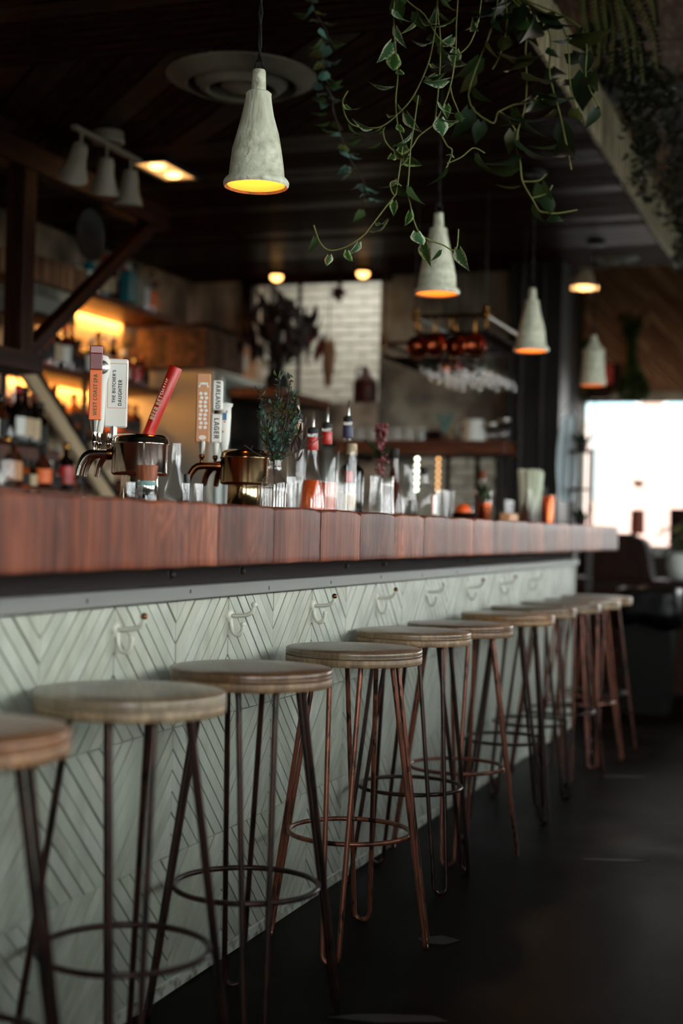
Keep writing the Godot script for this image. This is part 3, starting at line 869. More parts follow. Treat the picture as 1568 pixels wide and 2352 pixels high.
func make_materials() -> void:
	var wood := wood_tex(256, 512, 3, Color(0.34, 0.25, 0.19), Color(0.86, 0.76, 0.66), 7.0)
	var paint := mottle_tex(384, 11, 0.014, Color(0.46, 0.47, 0.42), Color(0.62, 0.63, 0.58), 0.6, 0.72)
	var worn := mottle_tex(256, 17, 0.03, Color(0.3, 0.27, 0.22), Color(0.64, 0.65, 0.6), 1.4, 0.95)
	var rough := mottle_tex(256, 5, 0.05, Color(0, 0, 0), Color(1, 1, 1), 1.0, 0.5)
	var grime := mottle_tex(256, 8, 0.02, Color(0.5, 0.5, 0.5), Color(1, 1, 1), 1.3, 0.6)
	# bar top: red brown wood, glossy, grain upright on the front
	var bw := [wood_tex(256, 512, 21, Color(0.28, 0.14, 0.095), Color(0.56, 0.31, 0.21), 6.0, 5.0), wood_tex(256, 512, 22, Color(0.26, 0.135, 0.1), Color(0.52, 0.3, 0.215), 9.0, 6.0)]
	for k in 4:
		var m := mat([Color(1, 1, 1), Color(0.9, 0.86, 0.85), Color(1.0, 0.95, 0.9), Color(0.84, 0.8, 0.78)][k], 0.46)
		m.metallic_specular = 0.22
		m.albedo_texture = bw[k % 2]
		m.heightmap_enabled = true
		m.heightmap_texture = bw[k % 2]
		m.heightmap_scale = 0.04
		m.uv1_offset = Vector3(0.31 * k, 0.17 * k, 0)
		M["bar%d" % k] = m
	M.panel = tri_mat(Color(1, 1, 1), paint, Vector3(1.3, 1.3, 1.3), 0.5, true, rough, 0.03)
	M.panel2 = tri_mat(Color(0.975, 0.98, 0.97), paint, Vector3(0.9, 0.9, 0.9), 0.5, true, rough, 0.03)
	M.panel3 = tri_mat(Color(0.98, 0.975, 0.955), paint, Vector3(1.7, 1.7, 1.7), 0.52, true, rough, 0.03)
	M.worn = tri_mat(Color(1, 1, 1), worn, Vector3(2.5, 2.5, 2.5), 0.6, true)
	M.gap = mat(Color(0.1, 0.06, 0.045), 0.9)
	M.apron = mat(Color(0.62, 0.61, 0.58), 0.5)
	M.ledge = mat(Color(0.38, 0.38, 0.36), 0.5)
	M.hook = mat(Color(0.7, 0.7, 0.64), 0.4)
	M.bolt = mat(Color(0.16, 0.14, 0.12), 0.5, 0.4)
	M.dark_wood = tri_mat(Color(0.25, 0.16, 0.12), wood, Vector3(3, 0.8, 3), 0.55)
	M.brown_wood = tri_mat(Color(0.27, 0.16, 0.11), wood, Vector3(3, 0.8, 3), 0.5)
	M.dark_wood.metallic_specular = 0.25
	M.brown_wood.metallic_specular = 0.25
	M.shelf_wood = tri_mat(Color(0.66, 0.42, 0.28), wood, Vector3(3, 3, 0.8), 0.5)
	M.red_wood = tri_mat(Color(1.0, 0.92, 0.84), wood, Vector3(1.2, 0.5, 1.2), 0.55)
	M.red_wood2 = tri_mat(Color(0.86, 0.77, 0.7), wood, Vector3(1.6, 0.4, 1.6), 0.55)
	M.ceil = tri_mat(Color(0.34, 0.23, 0.17), wood, Vector3(2.2, 2.2, 0.5), 0.42, false, wood, 0.2)
	M.ceil2 = tri_mat(Color(0.29, 0.195, 0.145), wood, Vector3(2.6, 2.6, 0.4), 0.36, false, wood, 0.2)
	M.ceil.metallic_specular = 0.05
	M.ceil2.metallic_specular = 0.13
	M.red_wood.metallic_specular = 0.2
	M.red_wood2.metallic_specular = 0.2
	M.soft = glow(Color(1.0, 0.72, 0.42), 0.9)
	M.lamp_grey = mat(Color(0.52, 0.49, 0.44), 0.5)
	M.black = mat(Color(0.07, 0.065, 0.06), 0.5)
	M.black_gloss = mat(Color(0.05, 0.05, 0.05), 0.15)
	M.steel_black = tri_mat(Color(0.075, 0.055, 0.05), grime, Vector3(1, 1, 1), 0.5)
	M.fascia = tri_mat(Color(1, 0.99, 0.93), wood_tex(256, 256, 31, Color(0.46, 0.38, 0.28), Color(0.97, 0.97, 0.92), 4.0), Vector3(5, 1.6, 5), 0.65, true)
	M.floor = mat(Color(0.46, 0.43, 0.41), 0.45)
	M.floor.metallic_specular = 0.09
	M.floor.albedo_texture = mottle_tex(512, 41, 0.012, Color(0.12, 0.075, 0.065), Color(0.2, 0.19, 0.18), 1.1, 0.5)
	M.floor.roughness_texture = mottle_tex(256, 43, 0.02, Color(0.75, 0.75, 0.75), Color(1, 1, 1), 1.0, 0.5)
	M.floor.uv1_triplanar = true
	M.floor.uv1_world_triplanar = true
	M.floor.uv1_scale = Vector3(0.4, 0.4, 0.4)
	M.patch = tri_mat(Color(0.062, 0.058, 0.054), grime, Vector3(3, 3, 3), 0.55, true)
	M.wall = tri_mat(Color(0.74, 0.65, 0.56), grime, Vector3(0.6, 0.6, 0.6), 0.8, true)
	M.wall_grey = tri_mat(Color(0.64, 0.62, 0.56), grime, Vector3(0.5, 0.5, 0.5), 0.7, true)
	M.wall_dark = tri_mat(Color(0.2, 0.16, 0.13), grime, Vector3(0.5, 0.5, 0.5), 0.8, true)
	M.white_wall = mat(Color(0.8, 0.78, 0.74), 0.8)
	M.white_brick = mat(Color(0.84, 0.83, 0.79), 0.6)
	M.red_brick = mat(Color(0.62, 0.44, 0.37), 0.9)
	M.red_brick2 = mat(Color(0.72, 0.56, 0.5), 0.9)
	M.mortar = mat(Color(0.7, 0.66, 0.62), 0.9)
	# stools
	var ply := wood_tex(256, 256, 51, Color(0.42, 0.36, 0.3), Color(0.7, 0.63, 0.54), 6.0)
	var side := wood_tex(64, 128, 53, Color(0.4, 0.33, 0.26), Color(0.74, 0.66, 0.56), 3.0)
	var tones := [Color(0.86, 0.66, 0.5), Color(0.85, 0.84, 0.8), Color(0.66, 0.56, 0.47), Color(0.7, 0.66, 0.6), Color(0.8, 0.74, 0.66), Color(0.68, 0.58, 0.5), Color(0.86, 0.72, 0.54), Color(0.72, 0.66, 0.58)]
	for k in 8:
		M["seat%d" % k] = tri_mat(tones[k], ply, Vector3(2.2, 2.2, 2.2), 0.3)
		M["seat%d" % k].uv1_offset = Vector3(0.13 * k, 0.2, 0.37 * k)
		M["edge%d" % k] = tri_mat(tones[k].lerp(Color(0.85, 0.76, 0.62), 0.4), side, Vector3(3, 9, 3), 0.55)
	for k in 3:
		var m := mat(Color(1, 1, 1), 0.34)
		var c1: Color = [Color(0.2, 0.11, 0.085), Color(0.46, 0.27, 0.2), Color(0.34, 0.19, 0.145)][k]
		m.albedo_texture = mottle_tex(256, 61 + k, 0.035, Color(0.05, 0.035, 0.03), c1, 9.0, [2.2, 2.6, 2.0][k], 4, 1.0)
		m.metallic = 0.55
		m.uv1_triplanar = true
		m.uv1_world_triplanar = true
		m.uv1_scale = Vector3(4, 1.6, 4)
		M["leg%d" % k] = m
	# pendants
	M.plaster = tri_mat(Color(0.95, 0.96, 0.9), mottle_tex(256, 71, 0.05, Color(0.72, 0.71, 0.63), Color(0.97, 0.97, 0.94), 1.0, 0.72), Vector3(3, 3, 3), 0.42, true, mottle_tex(256, 72, 0.045, Color(0, 0, 0), Color(1, 1, 1), 2.6, 0.55), 0.22)
	M.shade_in = mat(Color(0.85, 0.8, 0.72), 0.7)
	M.cord = mat(Color(0.06, 0.05, 0.045), 0.8)
	M.bulb = glow(Color(1.0, 0.55, 0.2), 2.2)
	M.warm = glow(Color(1.0, 0.72, 0.4), 5.0)
	M.strip = glow(Color(1.0, 0.62, 0.25), 3.0)
	M.fairy = glow(Color(0.92, 0.97, 0.85), 14.0)
	# metal and small things
	M.chrome = mat(Color(0.86, 0.83, 0.78), 0.1, 1.0)
	M.chrome_warm = mat(Color(0.72, 0.62, 0.46), 0.13, 1.0)
	M.bronze = mat(Color(0.42, 0.26, 0.15), 0.25, 1.0)
	M.brass = mat(Color(0.6, 0.42, 0.2), 0.25, 1.0)
	M.copper = mat(Color(0.72, 0.36, 0.22), 0.25, 1.0)
	M.steel = mat(Color(0.7, 0.7, 0.68), 0.28, 1.0)
	M.clear = glass(Color(0.2, 0.25, 0.23), 0.02)
	M.clear2 = glass(Color(0.16, 0.22, 0.2), 0.025)
	M.clear3 = glass(Color(0.4, 0.5, 0.46), 0.015)
	M.clear3.metallic_specular = 0.3
	M.clear_t = glass(Color(0.8, 0.8, 0.76), 0.14)
	M.water = glass(Color(0.6, 0.64, 0.6), 0.06)
	M.pane = glass(Color(0.9, 0.95, 0.95), 0.05)
	M.g_amber = glass(Color(0.62, 0.27, 0.06), 0.75)
	M.g_green = glass(Color(0.05, 0.16, 0.07), 0.8)
	M.g_dark = mat(Color(0.03, 0.018, 0.015), 0.1)
	M.g_red = mat(Color(0.24, 0.03, 0.03), 0.12)
	M.g_teal = mat(Color(0.1, 0.42, 0.46), 0.25)
	M.g_brown = glass(Color(0.24, 0.1, 0.04), 0.82)
	M.liq_amber = glass(Color(0.72, 0.27, 0.03), 0.72)
	M.liq_dark = glass(Color(0.3, 0.1, 0.03), 0.85)
	M.cream = mat(Color(0.72, 0.64, 0.52), 0.7)
	M.white = mat(Color(0.82, 0.83, 0.8), 0.45)
	M.grey = mat(Color(0.45, 0.45, 0.43), 0.6)
	M.tan = mat(Color(0.72, 0.52, 0.36), 0.6)
	M.kraft = tri_mat(Color(0.36, 0.24, 0.15), grime, Vector3(2, 2, 2), 0.9)
	M.red = mat(Color(0.66, 0.1, 0.06), 0.35)
	M.maroon = mat(Color(0.4, 0.08, 0.09), 0.4)
	M.orange = mat(Color(0.86, 0.38, 0.08), 0.45)
	M.fruit = mat(Color(0.9, 0.33, 0.05), 0.5)
	M.blue = mat(Color(0.1, 0.35, 0.52), 0.5)
	M.navy = mat(Color(0.18, 0.19, 0.3), 0.5)
	M.ink = mat(Color(0.07, 0.07, 0.06), 0.7)
	M.olive = mat(Color(0.25, 0.31, 0.08), 0.7)
	M.cork = tri_mat(Color(0.82, 0.52, 0.35), wood, Vector3(12, 6, 12), 0.7)
	M.cloth = mat(Color(0.8, 0.87, 0.9), 0.9)
	M.terra = mat(Color(0.45, 0.2, 0.12), 0.75)
	M.clay = mat(Color(0.3, 0.09, 0.05), 0.45)
	M.bag = mat(Color(0.02, 0.02, 0.02), 0.35)
	M.bag.metallic_specular = 0.3
	M.bin = mat(Color(0.09, 0.092, 0.085), 0.7)
	M.bin.metallic_specular = 0.12
	M.fridge = mat(Color(0.58, 0.57, 0.53), 0.4, 0.3)
	M.fridge_trim = mat(Color(0.55, 0.58, 0.56), 0.35, 0.5)
	M.soil = mat(Color(0.06, 0.045, 0.035), 0.95)
	M.straw = mat(Color(0.78, 0.83, 0.74), 0.7)
	# leaves
	for k in 3:
		var e: Color = [Color(0.72, 0.72, 0.5), Color(0.6, 0.66, 0.42), Color(0.78, 0.8, 0.68)][k]
		var m := mat(Color(1, 1, 1), 0.35)
		m.albedo_texture = leaf_tex(e, [Color(0.2, 0.32, 0.13), Color(0.17, 0.3, 0.12), Color(0.26, 0.4, 0.26)][k], 80 + k)
		m.backlight_enabled = true
		m.backlight = Color(0.25, 0.3, 0.1)
		m.cull_mode = BaseMaterial3D.CULL_DISABLED
		M["vari%d" % k] = m
	var greens := {"leaf_dark": Color(0.1, 0.17, 0.08), "leaf_mid": Color(0.17, 0.25, 0.1), "leaf_blue": Color(0.24, 0.36, 0.32), "leaf_yel": Color(0.22, 0.23, 0.08), "leaf_fern": Color(0.4, 0.45, 0.16), "leaf_ivy": Color(0.13, 0.15, 0.08), "dry": Color(0.16, 0.09, 0.06), "dry_red": Color(0.35, 0.13, 0.09), "bloom": Color(0.5, 0.27, 0.29), "agave": Color(0.36, 0.52, 0.5), "pampas": Color(0.62, 0.45, 0.3)}
	for k in greens:
		var m := mat(greens[k], 0.46)
		m.backlight_enabled = true
		m.backlight = greens[k] * 0.6
		m.cull_mode = BaseMaterial3D.CULL_DISABLED
		M[k] = m
	M.stem = mat(Color(0.42, 0.44, 0.2), 0.5)
	M.stem_dark = mat(Color(0.2, 0.15, 0.09), 0.7)
	M.twig = mat(Color(0.16, 0.1, 0.08), 0.8)
	M.screen = mat(Color(0.02, 0.022, 0.025), 0.12)

# ---------------------------------------------------------------- bottles
var shapes := {}

func bottle_shape(kind: String) -> Array:   # [glass mesh, label mesh, cap mesh, cap height, liquid mesh]
	if shapes.has(kind):
		return shapes[kind]
	# body radius, body height, shoulder height, neck radius, neck top, label from, label to
	var d: Array = {"tall": [0.037, 0.185, 0.215, 0.014, 0.275, 0.05, 0.15], "wine": [0.037, 0.19, 0.235, 0.0145, 0.3, 0.06, 0.15], "squat": [0.048, 0.125, 0.16, 0.016, 0.205, 0.03, 0.1], "slim": [0.03, 0.2, 0.24, 0.012, 0.3, 0.06, 0.16], "flask": [0.044, 0.15, 0.185, 0.015, 0.235, 0.035, 0.125], "bitters": [0.026, 0.085, 0.1, 0.011, 0.135, 0.015, 0.07], "jug": [0.055, 0.13, 0.19, 0.016, 0.235, 0.03, 0.1], "cone": [0.04, 0.02, 0.19, 0.0135, 0.245, 0.03, 0.06]}[kind]
	var R: float = d[0]
	var prof := [Vector2(0, 0.003), Vector2(R * 0.8, 0.0), Vector2(R * 0.97, 0.003), Vector2(R, 0.01), Vector2(R, d[1])]
	for k in range(1, 5):
		var f := k / 5.0
		var sm := f * f * (3.0 - 2.0 * f)
		prof.append(Vector2(lerpf(R, d[3], sm), lerpf(d[1], d[2], f)))
	prof.append_array([Vector2(d[3], d[2]), Vector2(d[3], d[4] - 0.01), Vector2(d[3] * 1.15, d[4] - 0.009), Vector2(d[3] * 1.15, d[4]), Vector2(0, d[4])])
	var lab := [Vector2(R + 0.0002, d[5]), Vector2(R + 0.0009, d[5] + 0.0005), Vector2(R + 0.0009, d[6] - 0.0005), Vector2(R + 0.0002, d[6])]
	var c := float(d[3]) * 1.25
	var cap := [Vector2(c * 0.9, -0.03), Vector2(c, -0.028), Vector2(c, 0.006), Vector2(c * 0.85, 0.009), Vector2(0, 0.009)]
	var liq := [Vector2(0, 0.006), Vector2(R * 0.9, 0.006), Vector2(R * 0.93, 0.012), Vector2(R * 0.93, d[1] * 0.85), Vector2(0, d[1] * 0.85)]
	shapes[kind] = [lathe(prof, 20), lathe(lab, 20), lathe(cap, 14), d[4], lathe(liq, 16)]
	return shapes[kind]

func bottle(kind: String, g: String, l: String, c: String, at: Vector3, label: String, group := "", called := "bottle") -> Node3D:
	var s := bottle_shape(kind)
	var t := thing(called, label, "bottle", at, rng.randf() * TAU, group)
	part(t, "glass_body", s[0], M[g])
	if l != "":
		part(t, "paper_label", s[1], M[l])
	if c != "":
		part(t, "cap", s[2], M[c], Vector3(0, s[3], 0))
	if g == "clear" or g == "clear2":
		part(t, "liquid", s[4], M[["water", "liq_amber", "water", "liq_dark"][rng.randi() % 4]])
	return t

const ORD := ["first", "second", "third", "fourth", "fifth", "sixth", "seventh", "eighth", "ninth", "tenth", "eleventh", "twelfth", "thirteenth", "fourteenth", "fifteenth", "sixteenth", "seventeenth", "eighteenth", "nineteenth", "twentieth"]
const GLASS_WORD := {"g_amber": "amber", "g_green": "green", "g_dark": "black", "g_red": "deep red", "g_teal": "teal", "g_brown": "brown", "clear": "clear", "clear2": "greenish clear"}
const KIND_WORD := {"tall": "straight-sided", "wine": "wine", "squat": "squat", "slim": "slim", "flask": "round-shouldered", "bitters": "small bitters", "jug": "bulbous"}
const LABEL_WORD := {"cream": "cream label", "white": "white label", "ink": "black label", "tan": "tan label", "red": "red label", "blue": "blue label", "": "no label", "orange": "orange label"}

func bottle_row(x: float, y: float, z0: float, z1: float, n: int, shelf: String, kinds: Array, glasses: Array, group: String, jitter := 0.02) -> void:
	var labels := ["cream", "ink", "ink", "tan", "", "red", "white", "tan", "ink", "orange", "", "cream"]
	for i in n:
		var f := (i + 0.5) / n
		var kind: String = kinds[rng.randi() % kinds.size()]
		var g: String = glasses[rng.randi() % glasses.size()]
		var l: String = labels[rng.randi() % labels.size()]
		var c: String = ["ink", "black_gloss", "cork", "red", "white", "brass"][rng.randi() % 6]
		bottle(kind, g, l, c, Vector3(x + rng.randf_range(-jitter, jitter), y, lerpf(z0, z1, f)), "%s %s bottle, %s, %s from right on the %s" % [GLASS_WORD[g], KIND_WORD[kind], LABEL_WORD[l], ORD[n - 1 - i], shelf], group)

func rod(parent: Node3D, called: String, a: Vector3, b: Vector3, w: float, d: float, m: Material, side: Vector3, bev := 0.004) -> MeshInstance3D:
	var y := (b - a).normalized()
	var z := (side - y * side.dot(y)).normalized()
	return part(parent, called, box(Vector3(w, (b - a).length(), d), bev), m, (a + b) * 0.5, Basis(y.cross(z), y, z))

func build_back_bar() -> void:
	# timber frame with a pointed opening
	var f := thing("timber_frame", "dark timber frame with a sideways V of two braces before the bottle shelves", "timber frame", Vector3(-3.6, 0, 0))
	rod(f, "header_beam", Vector3(0, 2.735, -3.4), Vector3(0, 2.735, -6.98), 0.12, 0.1, M.brown_wood, Vector3.RIGHT)
	rod(f, "upper_brace", Vector3(0, 2.69, -6.86), Vector3(0, 1.84, -5.66), 0.06, 0.07, M.brown_wood, Vector3.RIGHT)
	rod(f, "post", Vector3(0, 1.83, -5.6), Vector3(0, 2.675, -5.6), 0.1, 0.1, M.brown_wood, Vector3.RIGHT)
	rod(f, "sill_beam", Vector3(0, 1.79, -3.4), Vector3(0, 1.79, -5.66), 0.09, 0.2, M.dark_wood, Vector3.RIGHT)
	var lb := rod(f, "lower_brace", Vector3(-0.6, 2.0, -6.44), Vector3(-0.6, 1.2, -7.58), 0.085, 0.04, M.cream, Vector3.RIGHT)
	lb.set_meta("label", "pale painted lower brace")
	rod(f, "edge_strip", Vector3(-0.6, 2.04, -6.5), Vector3(-0.6, 1.24, -7.64), 0.014, 0.06, M.black, Vector3.RIGHT)
	# shelving
	var s := thing("bottle_shelving", "wooden wall shelving with warm light strips behind rows of bottles", "shelving", Vector3(-4.46, 0, 0))
	for h in [[2.45, -7.24, -8.62], [1.955, -6.76, -8.37], [1.63, -6.2, -8.37], [1.3, -6.2, -8.37]]:
		rod(s, "shelf_board", Vector3(0, h[0] - 0.02, h[1]), Vector3(0, h[0] - 0.02, h[2]), 0.36, 0.04, M.shelf_wood, Vector3.UP)
	for z in [-6.35, -7.35]:
		rod(s, "upright", Vector3(0.197, 0.9, z), Vector3(0.197, 1.915, z), 0.03, 0.03, M.black, Vector3.RIGHT)
	for h in [[2.425, -7.85, 1.2], [1.93, -7.55, 1.5]]:
		part(s, "light_strip", box(Vector3(0.02, 0.012, h[2]), 0.003), M.strip, Vector3(-0.14, h[0] - 0.008, h[1]))
		var l := AreaLight3D.new()
		l.name = numbered("strip_light")
		l.area_size = Vector2(h[2], 0.03)
		l.light_color = Color(1.0, 0.7, 0.34)
		l.light_energy = 1.1
		l.shadow_enabled = true
		add_child(l)
		l.transform = Transform3D(Basis(Vector3(0, 0, 1), Vector3(1, 0, 0), Vector3(0, 1, 0)), Vector3(-4.6, h[0] - 0.02, h[1]))
	solo("wall_panel", "warm cream back panel behind the lit bottle shelves", "wall panel", box(Vector3(0.02, 1.6, 2.3), 0.002), M.cream, Vector3(-4.638, 1.65, -7.3))
	var shelf := ["tall", "wine", "tall", "squat", "slim", "flask", "tall"]
	var gl := ["g_amber", "g_dark", "g_green", "clear", "g_brown", "g_red", "g_dark", "clear2"]
	var grp := "bottles on the wall shelves"
	bottle_row(-4.4, 2.451, -7.45, -8.55, 11, "highest shelf", ["tall", "slim", "flask"], ["g_dark", "g_brown", "clear2", "clear", "g_teal"], grp)
	bottle_row(-4.38, 1.956, -7.1, -8.33, 14, "upper lit shelf", shelf, gl, grp)
	bottle_row(-4.36, 1.956, -6.8, -7.08, 3, "upper lit shelf's left end", ["squat"], ["g_amber", "clear", "g_brown"], grp)
	bottle_row(-4.42, 1.631, -6.8, -8.3, 14, "lower lit shelf", ["tall", "squat", "flask", "bitters"], gl, grp)
	bottle_row(-4.4, 1.301, -6.9, -8.3, 13, "lowest wall shelf", ["tall", "squat", "slim"], ["clear", "clear2", "g_brown", "clear"], grp)
	solo("teal_tin", "bright teal square tin among bottles on the highest shelf", "tin", box(Vector3(0.08, 0.2, 0.1), 0.008), M.g_teal, Vector3(-4.3, 2.552, -7.92))
	solo("grey_carton", "pale grey carton beside the teal tin on the highest shelf", "carton", box(Vector3(0.08, 0.17, 0.08), 0.004), M.wall_grey, Vector3(-4.31, 2.537, -8.05))
	# upper left: reddish cupboard, grey box, dark round plaque
	solo("wall_cupboard", "reddish brown wooden cupboard high on the wall left of the brace", "cupboard", box(Vector3(0.5, 0.14, 0.78), 0.005), M.red_wood2, Vector3(-4.38, 2.43, -6.74))
	var g := thing("storage_box", "grey two-tier storage box under the reddish cupboard", "box", Vector3(-4.4, 2.205, -6.84))
	part(g, "body", box(Vector3(0.48, 0.09, 0.44), 0.006), M.grey, Vector3(0, 0.046, 0))
	part(g, "lid", box(Vector3(0.48, 0.06, 0.44), 0.006), M.wall_grey, Vector3(0, 0.123, 0))
	part(g, "bracket", box(Vector3(0.48, 0.012, 0.46), 0.002), M.black, Vector3(0, -0.006, 0))
	var pl := thing("round_plaque", "dark round plaque hanging behind the header beam", "plaque", Vector3(-3.74, 2.56, -6.46), 0.0)
	part(pl, "disc", lathe([Vector2(0, -0.01), Vector2(0.13, -0.01), Vector2(0.135, 0.0), Vector2(0.13, 0.012), Vector2(0.12, 0.006), Vector2(0, 0.006)], 36), M.black, Vector3.ZERO, Basis(Vector3.BACK, -PI / 2))
	part(pl, "rim", tube(ring_path(0.132, 36), 0.005, 6, true), M.bolt, Vector3(0.008, 0, 0), Basis(Vector3.BACK, -PI / 2))
	part(pl, "hanger", tube([Vector3(0, 0.13, 0), Vector3(0, 0.3, 0)], 0.006, 6), M.black)
	# stepped liquor display at left
	var d := thing("liquor_steps", "three-step bottle display before the pale brace at far left", "bottle display", Vector3(-3.95, 0, -6.1))
	part(d, "counter", box(Vector3(0.6, 1.05, 1.7), 0.01), M.dark_wood, Vector3(0.02, 0.525, 0.1))
	for k in 3:
		part(d, "step", box(Vector3(0.13, 0.18 + 0.21 * k, [1.25, 1.2, 1.1][k]), 0.004), M.shelf_wood, Vector3(0.15 - 0.14 * k, 1.05 + 0.09 + 0.105 * k, [0.23, 0.25, 0.27][k]))
	var dk := ["wine", "tall", "wine", "flask", "tall"]
	var dg := "bottles on the stepped display"
	bottle_row(-3.79, 1.231, -5.7, -6.42, 9, "front display step", ["squat", "flask", "bitters", "squat"], ["g_brown", "g_amber", "g_dark", "clear", "g_brown"], dg, 0.01)
	bottle_row(-3.95, 1.441, -5.72, -6.42, 9, "middle display step", dk, ["g_dark", "g_green", "g_dark", "g_red", "g_brown"], dg, 0.01)
	bottle_row(-4.09, 1.651, -5.75, -6.34, 8, "top display step", ["tall", "slim", "flask"], ["g_amber", "clear", "g_brown", "clear2"], dg, 0.01)
	bottle("bitters", "g_brown", "cream", "ink", Vector3(-3.69, 1.076, -5.86), "brown bitters bottle with big cream label before the display, left of its twin", "twin bitters bottles")
	bottle("bitters", "g_brown", "white", "ink", Vector3(-3.69, 1.076, -5.96), "brown bitters bottle with big pale label before the display, right of its twin", "twin bitters bottles")
	bottle("jug", "clear", "ink", "ink", Vector3(-3.672, 1.076, -6.3), "clear bulbous bottle with black label and black stopper before the display")
	part(d, "front_rail", box(Vector3(0.13, 0.02, 1.5), 0.003), M.shelf_wood, Vector3(0.26, 1.064, 0.05))
	# fridge and cartons
	var fr := thing("bar_fridge", "tall grey bar fridge with dark glass door under cardboard cartons", "fridge", Vector3(-4.25, 0, -8.8))
	part(fr, "cabinet", box(Vector3(0.66, 2.08, 0.8), 0.012), M.fridge, Vector3(0, 1.05, 0))
	var dr := part(fr, "door", box(Vector3(0.05, 1.95, 0.76), 0.03), M.fridge_trim, Vector3(0.36, 1.08, 0))
	part(dr, "door_glass", box(Vector3(0.012, 1.75, 0.56), 0.02), M.black_gloss, Vector3(0.021, 0.0, 0))
	part(dr, "handle", tube([Vector3(0.025, -0.3, 0.34), Vector3(0.06, -0.27, 0.34), Vector3(0.06, 0.27, 0.34), Vector3(0.025, 0.3, 0.34)], 0.01, 8), M.steel)
	part(dr, "hinge", box(Vector3(0.03, 0.03, 0.06), 0.004), M.steel, Vector3(0, 0.985, -0.33))
	for k in 2:
		var b := thing("carton", ["wide brown cardboard carton lying on top of the fridge", "smaller pinkish cardboard carton at the right end of the fridge top"][k], "carton", Vector3(-4.22, 2.091, [-8.68, -9.16][k]))
		var sz: Vector3 = [Vector3(0.5, 0.27, 0.62), Vector3(0.42, 0.24, 0.3)][k]
		part(b, "carton_body", box(sz, 0.006), M.kraft if k == 0 else M.tan, Vector3(0, sz.y * 0.5, 0))
		part(b, "flap", box(Vector3(sz.x * 0.46, 0.005, sz.z * 0.98), 0.001), M.kraft, Vector3(sz.x * 0.25, sz.y + 0.02, 0), Basis(Vector3.BACK, 0.12))
		part(b, "tape", box(Vector3(0.05, 0.002, sz.z * 0.99), 0.0005), M.cream, Vector3(-0.02, sz.y + 0.001, 0))
		if k == 1:
			part(b, "sticker", box(Vector3(0.002, 0.1, 0.07), 0.0005), M.white, Vector3(sz.x * 0.5, 0.12, 0.05))

